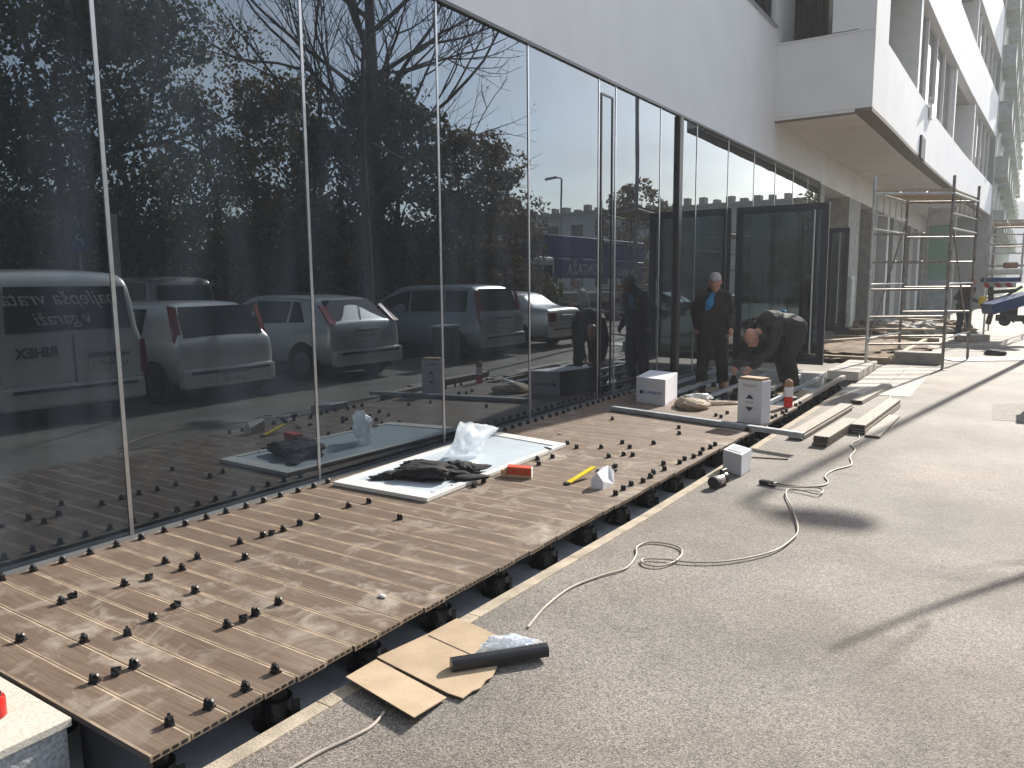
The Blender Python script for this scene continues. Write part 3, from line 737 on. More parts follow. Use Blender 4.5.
# black tube with film
A,B=P(451,664,z0+.032),P(547,649,z0+.032)
tb=empty('black_tube',A,'black plastic tube lying on the cardboard with clear film wrapped behind it','tube')
m=MB(); d=(B-A).normalized(); sd=Vector((-d.y,d.x,0))
pr=[]
for k in range(17):
    a=math.pi*k/16; pr.append((math.cos(a)*.030,math.sin(a)*.028))
pr+=[(-.030,-.022),(.030,-.022)]
vs=[A+sd*x+u*z for x,z in pr]+[B+sd*x+u*z for x,z in pr]; k=len(pr)
m.add(vs,[list(range(k)),list(range(k,2*k))[::-1]]); m.add(vs,[(i,i+k,(i+1)%k+k,(i+1)%k) for i in range(k)],0,True)
m.build('tube_body',M_black,tb,sharp=50)
m=MB(); vs=[]; 
for j in range(9):
    for i in range(21):
        t=.42+.56*i/20; v=j/8
        p=A.lerp(B,t)+sd*(.03+.09*v)+u*(.035*(1-v)**.7+.03*abs(noise.noise(Vector((i*.5,j*.5,1))))-.02)
        vs.append(p+sd*.015*noise.noise(Vector((i*.6,j,4))))
m.add(vs,[(j*21+i,j*21+i+1,(j+1)*21+i+1,(j+1)*21+i) for j in range(8) for i in range(20)],0,True)
m.build('film_wrap',M_film,tb,sharp=180)
crumple('film_wrap',A.lerp(B,.62)+sd*.07-u*.02,(.20,.10,.07),M_film,41,.5,4,True,math.atan2(d.y,d.x),2.0,tb,1)
# cables
def smooth_path(pp,n=5):
    out=[]
    for i in range(len(pp)-1):
        a=pp[max(i-1,0)];b=pp[i];c=pp[i+1];d=pp[min(i+2,len(pp)-1)]
        for k in range(n):
            t=k/n
            out.append(.5*((2*b)+(c-a)*t+(2*a-5*b+4*c-d)*t*t+(3*b-a-3*c+d)*t**3))
    out.append(pp[-1]); return out
cz=ZA+.008
c1=[(528,627),(545,607),(570,588),(600,576),(626,568),(636,555),(637,547),(649,542),(670,544),(682,550),(677,560),(660,566),(645,564),(643,559),(664,559),(690,562),(728,561),(771,552),(792,539),(798,528),(792,508),(786,495),(789,489),(804,491),(818,494),(823,490),(812,487),(790,487),(768,484)]
cb_=empty('extension_cable',P(790,520,cz),'long thin beige extension cable looping over the asphalt from the tube to a black socket','cable')
MB().tube(smooth_path([P(a,b,cz+.0005*i) for i,(a,b) in enumerate(c1)]),.006,8).build('lead',M_cable,cb_)
sk=P(768,483,ZA+.02)
MB().box(sk,(.14,.06,.035),-.3).build('socket_block',M_black,cb_,bevel=.006)
c2=[(772,482),(796,486),(825,485),(829,481),(825,476),(834,470),(851,465),(850,457),(855,450),(850,445),(859,439),(859,430),(864,424),(872,420),(880,410),(890,398),(892,388),(884,376),(868,362)]
c2=[(772,482),(796,486),(820,486),(828,482),(825,476),(834,470),(851,465),(850,457),(855,450),(851,444),(859,439),(859,430),(866,424),(880,413),(889,400),(891,390)]
tag(MB().tube(smooth_path([P(a,b,cz) for a,b in c2]),.007,8).build('power_lead',M_cable),'wavy beige power lead running back from the black socket past the plank stacks','cable')
c3=[(384,712),(372,726),(350,738),(320,752),(292,768),(262,785)]
tag(MB().tube(smooth_path([P(a,b,cz) for a,b in c3]),.006,8).build('power_lead',M_cable),'short grey lead emerging from under the cardboard in the bottom foreground','cable')
# ------------------------------------------------------------------ plank stacks
def plank(p,q,z,w=.15,t=.024,lab='',grp='spare deck planks on the asphalt'):
    d=(q-p); L=d.length; a=math.atan2(d.y,d.x); c=(p+q)/2; 
    m=MB(); rotm=Matrix.Rotation(a,3,'Z')
    m.box((c.x,c.y,z+t/2),(L,w,t),a,0)
    e=p-d.normalized()*.0015
    for k in (-.05,-.0165,.0165,.05): m.box(Vector((e.x,e.y,z+t/2))+rotm@Vector((0,k,0)),(.003,.030,t*.74),a,1)  # dark blocks colour in the shade of the near end's hollows
    o=m.build('deck_plank',[M_boardg,M_boarddk],bevel=.0015)
    return tag(o,lab,'plank',grp)
def stack(px0,px1,n,name,z=ZA+.003,dx=0,L=None,jit=.012):
    p,q=P(*px0,ZA),P(*px1,ZA)
    if L: q=p+(q-p).normalized()*L
    names=['lowest','second','third','fourth','fifth','sixth']
    for i in range(n):
        off=Vector((random.uniform(-jit,jit)+dx,random.uniform(-jit*3,jit*3),0))
        nm=('topmost' if i==n-1 else names[i]) if n>1 else 'single'
        plank(p+off,q+off,z+i*.0265,lab=f'{nm} grey brown plank {name}')
stack((796,440),(880,390),3,'of the low stack under the end of the metal profile',L=2.3)
stack((821,446),(885,405),4,'of the dark ended stack beside the metal profile',L=1.25)
stack((858,434),(911,394),4,'of the tallest stack, nearest the loose flat plank',L=2.2)
stack((857,404),(893,384),2,'of the farthest short stack by the paving',L=2.0)
p,q=P(872,438,ZA),P(893,417,ZA)
plank(p,q,ZA+.003,lab='single pale plank lying flat apart from the stacks on the asphalt')

# ------------------------------------------------------------------ soil bed, timbers, upstand
o=crumple('soil_bed',(-3.2,19.6,ZA-.02),(2.8,5.2,.22),M_soil,33,.35,5,True,0,2.2); tag(o,kind='stuff',label='brown loose soil in the planting bed by the scaffold')
tag(MB().bb(-2.0,-1.15,17.1,17.5,ZA,.09).build('concrete_upstand',M_conc,bevel=.01),'low pale concrete upstand block at the foot of the scaffold','block')
for k,(a,b,z,w,h,lb) in enumerate([((-3.9,16.95),(-2.0,16.9),ZA,.12,.12,'timber edging at the near end of the soil bed'),((-2.0,16.95),(-1.9,22.5),ZA,.1,.14,'timber edging along the pavement side of the soil bed'),((-4.2,22.6),(-1.6,22.5),ZA,.1,.16,'timber edging across the far end of the soil bed'),
    ((-4.1,18.2),(-2.4,21.4),.1,.15,.04,'loose pale board lying diagonally over the soil'),((-4.2,24.6),(-1.9,25.2),.05,.25,.05,'long pale board lying beyond the soil bed'),((-3.6,26.5),(-1.3,25.6),.12,.2,.05,'weathered board leaning across rubble beyond the bed'),((-3.9,28.5),(-1.8,27.6),.2,.3,.06,'wide board on the far rubble heap')]):
    a=Vector((*a,0)); b=Vector((*b,0)); c=(a+b)/2; d=b-a
    tag(MB().box((c.x,c.y,z+h/2),(d.length,w,h),math.atan2(d.y,d.x)).build('timber_board',M_ply,bevel=.004),lb,'board','timber boards around the soil bed')
for i in range(5):
    tag(crumple('rubble_heap',(-3.9+i*.55,26+ (i%3)*1.6,ZA-.03),(1.1,1.3,.38),[M_soil,M_conc][i%2],50+i,.5,4,True,i,2.2,None,1),['brown rubble heap against the shop pillars','grey rubble heap in the middle of the works','brown rubble heap behind the scaffold','grey rubble heap near the far path','brown rubble heap nearest the path'][i],'rubble','rubble heaps beyond the scaffold')

# ------------------------------------------------------------------ scaffolds
def scaffold(cs,zt,lab,rungs,plat,r=.026):
    e=empty('scaffold_tower',(sum((Vector((c[0],c[1],0)) for c in cs),Vector())/4),lab,'scaffold','scaffold towers')
    for i,c in enumerate(cs):
        MB().tube([(c[0],c[1],ZA+.01),(c[0],c[1],zt+(.28 if i<3 else .05))],r).build('post',M_rust if i else M_scafl,e)
        MB().box((c[0],c[1],ZA+.006),(.14,.14,.012)).build('base_plate',M_rust,e)
    P1,P2,P3,P4=[Vector((c[0],c[1],0)) for c in cs]
    for k,z in enumerate(rungs):
        MB().tube([P1+u*z,P2+u*z],r*.8).build('rung',M_rust,e)
        MB().tube([P4+u*(z+.02),P3+u*(z+.02)],r*.8).build('rung',M_rust,e)
        if k%2==0:
            MB().tube([P2+u*(z+.1),P3+u*(z+.1)],r*.7).build('rail',M_scafl,e); MB().tube([P1+u*(z+.1),P4+u*(z+.1)],r*.7).build('rail',M_scafl,e)
    MB().tube([P1+u*(zt-.03),P2+u*(zt-.03)],r).build('ledger',M_scafl,e); MB().tube([P4+u*(zt-.03),P3+u*(zt-.03)],r).build('ledger',M_rust,e)
    MB().tube([P2+u*(zt-.03),P3+u*(zt-.03)],r).build('ledger',M_scafl,e); MB().tube([P1+u*(zt-.03),P4+u*(zt-.03)],r).build('ledger',M_scafl,e)
    MB().tube([P1+u*.3,P4+u*(zt-.4)],r*.6).build('brace',M_rust,e); MB().tube([P2+u*(zt-.5),P3+u*.2],r*.6).build('brace',M_rust,e)
    if plat:
        for j in range(3):
            a0=P1.lerp(P2,j/3+.01); a1=P1.lerp(P2,(j+1)/3-.01); b1=P4.lerp(P3,(j+1)/3-.01); b0=P4.lerp(P3,j/3+.01)
            MB().prism([(a0.x,a0.y),(a1.x,a1.y),(b1.x,b1.y),(b0.x,b0.y)],zt,zt+.05).build('platform_board',M_ply,e)
        m=MB()
        for s_,t_ in ((P2,P3),(P1,P4)):
            for k in range(5):
                a=s_.lerp(t_,(k+.5)/5.5); m.tube([a+u*(zt-.04),a+u*(zt-.38)],.009,5)
            m.tube([s_+u*(zt-.38),t_+u*(zt-.38)],.012,6)
        m.build('lattice',M_scafl,e)
    return e
scaffold([(-2.26,15.39),(-1.07,16.17),(-.77,18.35),(-1.96,17.57)],3.1,'near grey steel scaffold tower standing on the pavement edge below the overhang',[.35,.85,1.35,1.85,2.35],True)
q0=PD(986,236,27); 
scaffold([(-.75,26.5),(.45,26.9),(.5,29.4),(-.7,29.2)],3.15,'distant scaffold tower at the right behind the lifting machine',[.9,1.9,2.5],True)
# green hoarding
a=PY(921,300,34); b=PY(946,300,34)
gp=empty('green_hoarding',((a.x+b.x)/2,34,ZA),'flat green hoarding panel closing the end of the covered walkway','hoarding')
MB().bb(a.x+.15,b.x+.1,33.95,34.0,.75,3.55).build('panel',M_greenp,gp)
m=MB(); m.bb(a.x+.07,a.x+.15,33.9,34.02,ZA,4.25); m.bb(b.x+.1,b.x+.18,33.9,34.02,ZA,4.25); m.bb(a.x+.15,b.x+.1,33.9,34.02,3.56,4.2); m.build('frame',M_conc,gp)
MB().bb(a.x+.16,b.x+.09,33.93,33.98,ZA,.745).build('base_panel',M_beigep,gp)
# blue notice panel
p=PY(940,305,33); tag(MB().bb(p.x-.5,p.x+.35,32.9,32.96,.2,1.5).build('grey_panel_board',mat('blue_grey',(.30,.36,.42),.6)),'blue grey board leaning in front of the green hoarding','board')
# white cabinet
p=PY(841,325,24.4)
ac=empty('utility_cabinet',(p.x,24.6,0),'pale grey green cabinet standing beside the second glass screen','cabinet')
MB().bb(p.x-.22,p.x+.25,24.4,24.9,.12,1.62).build('body',mat('cab_pale',(.55,.60,.57),.5),ac,bevel=.05)
m=MB()
for k in range(4): m.bb(p.x-.12,p.x+.15,24.385,24.397,.25+k*.08,.29+k*.08)
m.build('vent',M_dark,ac)
MB().bb(p.x-.18,p.x+.2,24.45,24.85,ZA,.118).build('plinth',M_dark,ac)
# lifting machine with striped beam and blue chute
mc=empty('loading_machine',(.0,20.4,ZA),'blue chute loading machine with a red and white striped beam parked on the path','machine')
M_blue=mat('blue_paint',(.008,.045,.17),.35,var=.2)
p=PD(1000,285,21); bw=1.05
bc=PD(1000,285,21)
hx=rt
def obox(c,sx,sy,sz,name,m_,tilt=0,par=mc,bev=0):
    rotm=Matrix.Rotation(YAW+0.0,3,'Z')@Matrix.Rotation(tilt,3,'Y')
    return MB().box(c,(sx,sy,sz),rot=rotm).build(name,m_,par,bevel=bev)
M_str=bpy.data.materials.new('striped'); M_str.use_nodes=True
nt=M_str.node_tree; b_=nt.nodes['Principled BSDF']; tc=nt.nodes.new('ShaderNodeTexCoord'); wv=nt.nodes.new('ShaderNodeTexWave'); wv.bands_direction='DIAGONAL'; wv.inputs['Scale'].default_value=1.5
nt.links.new(tc.outputs['Object'],wv.inputs['Vector']); cr=nt.nodes.new('ShaderNodeValToRGB'); cr.color_ramp.interpolation='CONSTANT'; cr.color_ramp.elements[0].color=(.5,.03,.05,1); cr.color_ramp.elements[1].position=.5; cr.color_ramp.elements[1].color=(.75,.73,.7,1)
nt.links.new(wv.outputs['Fac'],cr.inputs['Fac']); nt.links.new(cr.outputs['Color'],b_.inputs['Base Color'])
obox(bc,.85,.05,.14,'striped_beam',M_str)
obox(bc+u*.14,.8,.5,.12,'deck_plate',M_blue)
obox(bc+u*.36+hx*.1,.8,.35,.16,'load',M_pvc,bev=.03)
obox(bc+u*.53+hx*.25,.3,.25,.16,'brown_load',M_brown,bev=.04)
for s_ in (-.4,.55): obox(bc+hx*s_+u*.75,.035,.035,1.3,'upright',M_scafl)
obox(bc+hx*.02+u*1.35,1.2,.035,.035,'top_rail',M_scafl)
obox(bc+hx*.02+u*.85,1.2,.035,.035,'mid_rail',M_scafl)
m=MB(); a0=bc+hx*-.25; m.tube([a0-u*.05,a0-u*.75-fw*.1,a0-u*1.05],.07,8); m.tube([a0-u*.2,bc+hx*.45-u*.15],.05,8); m.tube([a0-u*.45,bc+hx*.2-u*.3,bc+hx*.6-u*.05],.04,8); m.build('lift_arm',M_blackm,mc)
cc=PD(1008,303,19.5)
obox(cc,1.1,.5,.27,'chute',M_blue,-.28,bev=.02)
m=MB()
for s_ in (-.1,.25,.5): m.tube([cc+hx*s_-u*.1,cc+hx*(s_-.08)-u*.5],.03,6)
m.build('chute_leg',M_blackm,mc)
obox(cc+hx*.25-u*.38,.8,.45,.16,'undercarriage',M_blackm)
obox(cc+hx*.1-u*.22+fw*.1,.3,.3,.2,'motor',M_blackm,bev=.03)
for s_ in (-.05,.55):
    w_=MB().lathe([(.09,-.05),(.13,-.045),(.13,.045),(.09,.05)],cc+hx*s_-u*.45,axis=fw).build('wheel',M_tyre,mc)
obox(PD(982,302,20.6),.14,.14,.3,'gas_bottle',M_yellow,bev=.03)
p=P(973,341,ZA); tag(MB().box(p+u*.09,(.6,.5,.18),YAW).build('paving_block',M_paver,bevel=.01),'low pale concrete block on the path below the loading machine','block')
p=P(1012,385,ZA)
# black drain lid & steel plates
p=P(983,360,ZA); tag(MB().box(p+u*.01,(1.5,.5,.02),YAW).build('steel_plate',M_galv),'flat steel plate on the path right of the scaffold','plate')
p=P(995,355,ZA); tag(crumple('dark_sack',p,(.4,.3,.12),M_cloth,61,.3,4),'small dark sack lying by the steel plate','sack')
# pale square in right foreground
tag(MB().prism([tuple(P(*q,ZA).xy) for q in ((992,404),(1060,404),(1060,424),(992,420))],ZA,ZA+.003).build('paint_patch',mat('worn_patch',(.21,.195,.17),.85,var=.3,scale=14)),kind='structure')
# distant right: path, grass, pale buildings, hills
tag(MB().prism([(2.2,60),(40,60),(60,200),(-4,200),(-.9,110)],ZA,ZA+.01).build('grass',mat('grass',(.10,.16,.035),.9,var=.3,scale=3)),kind='structure')
m=MB(); m.prism([(-30,300),(60,300),(60,330),(-30,330)],ZA,26); m.bb(8,14,299,300,26,30); m.bb(-12,-3,299,300,26,29); m.bb(1,4,299,300,26,32)
db=m.build('distant_building',mat('pale_distance',(.50,.53,.56),.9,var=.1,scale=.05)); tag(db,'pale hazy distant building closing the street at the right edge','building')

# ================================================================== PEOPLE
FAT=1.0
def blobmesh(name, items, voxel, smooth=2, m=None, parent=None, xf=None, wrinkle=0, wf=9):
    bm=bmesh.new()
    def sph(c,r,mt=None):
        res=bmesh.ops.create_icosphere(bm,subdivisions=3,radius=1)
        for v in res['verts']:
            q=Vector((v.co.x*r[0],v.co.y*r[1],v.co.z*r[2]))
            if mt is not None: q=mt@q
            v.co=q+Vector(c)
    for it in items:
        if it[0]=='e':
            r=it[2] if isinstance(it[2],(tuple,list)) else (it[2],)*3
            sph(it[1],r,it[3] if len(it)>3 else None)
        else:
            _,a,b,ra,rb=it[:5]; ra*=FAT; rb*=FAT; a=Vector(a);b=Vector(b); fl=it[5] if len(it)>5 else None
            d=b-a; L=d.length; t=d.normalized()
            n=14; st=6
            ref=Vector((0,1,0)) if abs(t.y)<.8 else Vector((0,0,1))
            x=ref.cross(t).normalized(); y=t.cross(x)
            kx_=fl[0] if fl else 1; ky_=fl[1] if fl else 1
            rings=[]
            for (c,rr,s0,s1) in ((a,ra,-90,0),(b,rb,0,90)):
                for k in range(4):
                    an=R(s0+(s1-s0)*(k/3)); 
                    if abs(an)>=R(89.9): an=R(85)*(1 if an>0 else -1)
                    cr_=rr*math.cos(an); off=rr*math.sin(an)
                    rings.append([bm.verts.new(c+t*off+x*math.cos(2*math.pi*i/n)*cr_*kx_+y*math.sin(2*math.pi*i/n)*cr_*ky_) for i in range(n)])
            for r1,r2 in zip(rings,rings[1:]):
                for i in range(n): bm.faces.new((r1[i],r1[(i+1)%n],r2[(i+1)%n],r2[i]))
            bm.faces.new(rings[0][::-1]); bm.faces.new(rings[-1])
    bmesh.ops.recalc_face_normals(bm,faces=bm.faces)
    me=bpy.data.meshes.new(name+'_tmp'); bm.to_mesh(me); bm.free()
    o=bpy.data.objects.new(name+'_tmp',me); col.objects.link(o)
    r=o.modifiers.new('r','REMESH'); r.mode='VOXEL'; r.voxel_size=voxel
    if smooth:
        s=o.modifiers.new('s','SMOOTH'); s.iterations=smooth; s.factor=.6
    dg=bpy.context.evaluated_depsgraph_get(); dg.update()
    me2=bpy.data.meshes.new_from_object(o.evaluated_get(dg)); me2.name=name
    bpy.data.objects.remove(o)
    if wrinkle:
        me2.update()
        nn=[v.normal.copy() for v in me2.vertices]
        for v,n_ in zip(me2.vertices,nn):
            w=noise.noise(Vector((v.co.x*wf,v.co.y*wf,v.co.z*wf*1.6)))+.5*noise.noise(Vector((v.co.x,v.co.y,v.co.z*1.3))*wf*2.5)
            v.co+=n_*w*wrinkle
    off=Vector((0,0,0))
    if parent is not None: off=parent.location
    for v in me2.vertices: v.co=(xf@v.co if xf else v.co)-off
    for p_ in me2.polygons: p_.use_smooth=True
    me2.materials.clear(); me2.materials.append(m)
    ob=bpy.data.objects.new(name,me2); col.objects.link(ob)
    if parent is not None: ob.parent=parent
    return ob
def hand(W, F, Nn, T, s=1, curl=.5):
    """W wrist, F finger direction, Nn palm normal (towards the palm side), T thumb side direction"""
    F=Vector(F).normalized(); T=(Vector(T)-F*Vector(T).dot(F)).normalized(); Nn=F.cross(T)*(1 if F.cross(T).dot(Vector(Nn))>0 else -1)
    W=Vector(W); it=[('c',W,W+F*.045,.026,.036*s,None)]
    for k in (-1.2,-.4,.4,1.2): it.append(('c',W+F*.03+T*k*.014,W+F*.09+T*k*.020,.017,.014))
    L=[.062,.078,.086,.078]
    for k,(o_,l) in enumerate(zip((-.033,-.011,.011,.033),L)):
        b=W+F*.092+T*o_; d1=(F*math.cos(curl)+Nn*math.sin(curl)); m1=b+d1*l*.48
        d2=(F*math.cos(curl*2.1)+Nn*math.sin(curl*2.1)); m2=m1+d2*l*.32; d3=(F*math.cos(curl*2.8)+Nn*math.sin(curl*2.8)); m3=m2+d3*l*.22
        it+= [('c',b,m1,.0098,.0092),('c',m1,m2,.0092,.0085),('c',m2,m3,.0085,.0075)]
    b=W+F*.03+T*.028; m1=b+(T*.75+F*.6+Nn*.25)*.042; m2=m1+(F*.85+T*.3+Nn*.45)*.034
    it+=[('c',b,m1,.014,.0115),('c',m1,m2,.0115,.009)]
    return it
def head_items(c, fwd, upv, s=1.0):
    f=Vector(fwd).normalized(); up=Vector(upv); up=(up-f*up.dot(f)).normalized(); r=f.cross(up)   # r = person's right
    mt=Matrix((r,f,up)).transposed()
    c=Vector(c); E=lambda x,y,z: c+r*x*s+f*y*s+up*z*s
    it=[('e',E(0,-.012,.035),(.076*s,.094*s,.088*s),mt),('e',E(0,.018,-.03),(.062*s,.074*s,.078*s),mt),('e',E(0,.045,-.085),(.036*s,.036*s,.028*s),mt),
        ('c',E(0,.083,.012),E(0,.106,-.022),.010*s,.015*s),('e',E(0,.078,-.055),(.028*s,.018*s,.008*s),mt),('e',E(0,.078,-.066),(.024*s,.016*s,.008*s),mt),
        ('e',E(.077,-.005,-.008),(.010*s,.018*s,.030*s),mt),('e',E(-.077,-.005,-.008),(.010*s,.018*s,.030*s),mt),
        ('e',E(.032,.078,.028),(.022*s,.012*s,.008*s),mt),('e',E(-.032,.078,.028),(.022*s,.012*s,.008*s),mt)]
    return it,E,mt
def person(loc, heading, pose, label, jc, tc_, hair='short', shirt=None, scale=1.0, group=None, name='person', fat=1.0):
    e=empty(name,loc,label,'person',group)
    M4=Matrix.Translation(Vector(loc))@Matrix.Rotation(heading,4,'Z')@Matrix.Scale(scale,4)
    J={k:Vector(v) for k,v in pose.items() if not isinstance(v,(float,int,str)) and len(v)==3}
    global FAT
    FAT=1.0
    hd,E,mt=head_items(J['head'],J['face'],J['hup'],pose.get('hs',1.12))
    body=list(hd)
    body+= [('c',J['neck'],J['head']+(J['neck']-J['head'])*.25,.062,.055),('c',J['chest'],J['neck'],.10,.06,(1.1,.9)),('c',J['pelvis'],J['chest'],.13,.14,(1.12,.78))]
    for sd_ in 'LR':
        body+=[('c',J['sh'+sd_],J['el'+sd_],.050,.040),('c',J['el'+sd_],J['wr'+sd_],.040,.026),('c',J['chest'],J['sh'+sd_],.09,.055),
               ('c',J['hip'+sd_],J['kn'+sd_],.085,.055),('c',J['kn'+sd_],J['an'+sd_],.055,.038),('c',J['an'+sd_]+Vector((0,.03,-.04)),J['to'+sd_],.036,.03)]
        F=(J['wr'+sd_]-J['el'+sd_]).normalized()
        body+=hand(J['wr'+sd_],J.get('fd'+sd_,F),J.get('pn'+sd_,Vector((1 if sd_=='L' else -1,0,0))*-1),J.get('td'+sd_,Vector((0,-1,0))),1,pose.get('curl',.45))
    blobmesh('body',body,.0065,2,M_skin,e,M4)
    FAT=fat
    # jacket
    jk_=[('c',J['pelvis']+(J['chest']-J['pelvis'])*pose.get('hem',-.08),J['chest'],.175,.175,(1.08,.80)),('c',J['chest'],J['neck']-(J['neck']-J['chest'])*.12,.155,.085,(1.2,.9)),
         ('c',J['neck']-(J['neck']-J['chest'])*.2,J['neck']+(J['head']-J['neck'])*.12,.08,.072)]
    for sd_ in 'LR':
        jk_+=[('c',J['neck']-(J['neck']-J['chest'])*.3,J['sh'+sd_],.085,.074),('c',J['chest']+(J['sh'+sd_]-J['chest'])*.3,J['sh'+sd_]-(J['sh'+sd_]-J['el'+sd_])*.12,.125,.078),('c',J['sh'+sd_],J['el'+sd_],.078,.068),('c',J['el'+sd_],J['wr'+sd_]-(J['wr'+sd_]-J['el'+sd_]).normalized()*.02,.064,.047)]
    blobmesh('jacket',jk_,.011,3,jc,e,M4,.010,7)
    tr=[('c',J['pelvis'],J['pelvis']+(J['chest']-J['pelvis'])*.25,.152,.15,(1.1,.82))]
    for sd_ in 'LR':
        tr+=[('c',J['hip'+sd_],J['kn'+sd_],.118,.084),('c',J['kn'+sd_],J['an'+sd_]+(J['kn'+sd_]-J['an'+sd_]).normalized()*.03,.084,.068),('c',J['pelvis'],J['hip'+sd_],.14,.118)]
    blobmesh('trousers',tr,.011,3,tc_,e,M4,.012,8)
    for sd_ in 'LR':
        t_=J['to'+sd_]; a_=J['an'+sd_]; fl=Vector((t_.x-a_.x,t_.y-a_.y,0))
        blobmesh('boot',[('c',a_+Vector((0,0,.05)),a_-Vector((0,0,.02)),.058,.06),('c',Vector((a_.x,a_.y,t_.z))-fl*.15,t_,.048,.046),('c',a_-Vector((0,0,.03)),t_-fl*.25,.055,.044)],.010,2,M_brown,e,M4)
    FAT=1.0
    f=Vector(J['face']).normalized()
    if hair!='bald':
        hc=M_hairw
        blobmesh('hair',[('e',E(0,-.034,.055),(.087,.092,.086),mt),('e',E(0,-.060,-.01),(.086,.068,.072),mt),('e',E(.0,.035,.095),(.066,.050,.030),mt),('e',E(0,-.035,.0),(.088,.060,.080),mt)],.008,2,hc,e,M4,.004,30)
    else:
        blobmesh('hair',[('e',E(0,-.060,-.015),(.082,.054,.05),mt)],.008,2,mat('cropped_hair',(.22,.17,.14),.9),e,M4)
    for sx in (-1,1):
        blobmesh('eye',[('e',E(.030*sx,.083,.012),(.012,.008,.008),mt)],.003,0,M_ink,e,M4)
    if shirt:
        a_=J['neck']; c_=J['pelvis']
        fr_=Vector((0,-1,0))
        sx=pose.get('shirtx',.0)
        blobmesh('shirt',[('c',J['neck']+fr_*.045+Vector((0,0,-.03)),J['chest']+fr_*.135+Vector((sx,0,0)),.050,.070,(1,.9)),('c',J['chest']+fr_*.135+Vector((sx,0,0)),J['pelvis']+fr_*.13+Vector((sx*1.9,0,.16)),.068,.05,(1,.9))],.008,2,shirt,e,M4,.004,10)
    return e
M_jack=mat('jacket_cloth',(.012,.011,.012),.8,var=.3,bump=.4,bscale=120)
M_jack2=mat('jacket_grey',(.026,.026,.028),.8,var=.3,bump=.4,bscale=120)
M_trou=mat('trouser_cloth',(.013,.0125,.014),.85,var=.3,bump=.4,bscale=120)
M_trou2=mat('trouser_olive',(.026,.027,.023),.85,var=.3,bump=.4,bscale=120)
M_blues=mat('blue_shirt',(.02,.21,.46),.7,var=.1)
stand=dict(head=(.02,-.24,1.60),face=(.12,-1,-.85),hup=(0,-.55,1),neck=(0,-.12,1.48),chest=(0,-.07,1.31),pelvis=(0,.02,.98),
  shL=(.175,-.09,1.40),elL=(.25,.04,1.15),wrL=(.26,-.12,.93),shR=(-.175,-.09,1.40),elR=(-.25,.06,1.15),wrR=(-.23,.02,.92),
  hipL=(.10,.02,.95),knL=(.14,-.03,.52),anL=(.17,.02,.10),toL=(.20,-.13,.045),hipR=(-.10,.02,.95),knR=(-.12,-.04,.52),anR=(-.15,.0,.10),toR=(-.19,-.15,.045),
  pnL=(-1,0,0),pnR=(1,0,0),tdL=(0,-1,0),tdR=(0,-1,0),curl=.5,shirtx=-.05)
def head_at(px,d): p=PD(px,300,d); return Vector((p.x,p.y,-.16))
pos=PD(711,390,12.0); pos.z=-.155
person(pos,YAW-.25,stand,'white haired man standing in an open black jacket over a bright blue shirt, looking down',M_jack,M_trou,'short',M_blues,1.04,fat=1.2)
# stands on joists: short bridging plank
tag(MB().box((pos.x,pos.y,-.165),(.9,.5,.02),0).build('standing_board',M_ply),'rough timber board laid on the trench under the standing man','board')
# bending man; local: facing -y, rotate so that -y points left/towards camera
bend=dict(head=(0,-.62,.80),face=(0,-.55,-1),hup=(0,-1,.35),neck=(0,-.44,.95),chest=(0,-.30,1.02),pelvis=(0,.07,.95),
  shL=(.18,-.36,.95),elL=(.22,-.45,.66),wrL=(.13,-.70,.40),shR=(-.18,-.36,.95),elR=(-.23,-.48,.67),wrR=(-.12,-.78,.38),
  hipL=(.10,.08,.90),knL=(.13,-.08,.52),anL=(.14,.02,.10),toL=(.17,-.14,.045),hipR=(-.10,.08,.90),knR=(-.13,-.02,.50),anR=(-.14,.10,.10),toR=(-.17,-.06,.045),
  pnL=(-1,0,-.2),pnR=(1,0,-.2),tdL=(0,-.8,.6),tdR=(0,-.8,.6),curl=.6,hem=-.02)
pos2=PD(786,392,11.6); pos2.z=-.155
hdg=YAW-R(70)
person(pos2,hdg,bend,'bald man bending forward in a dark grey jacket, reaching down behind the tall white carton',M_jack2,M_trou2,'bald',None,1.06,fat=1.16)
tag(MB().box((pos2.x,pos2.y,-.165),(.7,.6,.02),0).build('standing_board',M_ply),'rough timber board laid on the trench under the bending man','board')
bk=[o for o in bpy.data.objects if o.type=='EMPTY' and o.name.startswith('person')][-1]
M4_=Matrix.Translation(pos2)@Matrix.Rotation(hdg,4,'Z')@Matrix.Scale(1.05,4)
MB().tube([M4_@Vector((.09+.05*math.cos(a*.5),-.22+.07*math.sin(a*.5),1.185-.012*abs(math.cos(a*.5)))) for a in range(1,9)],.014,6).build('back_badge',M_blues,bk)
# drill held by bending man
far=dict(stand); far.update(face=(0,-1,-.1),hup=(0,-.1,1),wrL=(.2,-.25,1.05),wrR=(-.2,-.25,1.05))
pf=PD(962,335,21); pf.z=ZA
M_navycloth=mat('navy_cloth',(.015,.03,.07),.85,var=.3)
person(pf,YAW+R(100),far,'distant workman in dark top and navy trousers beside the loading machine',M_jack,M_navycloth,'short',None,1.0)
person((.95,19.2,ZA),R(75),far,'bystander in a pale grey top standing by the lamp post outside the cars',mat('pale_top',(.3,.3,.32),.8),M_trou,'short',None,1.0)

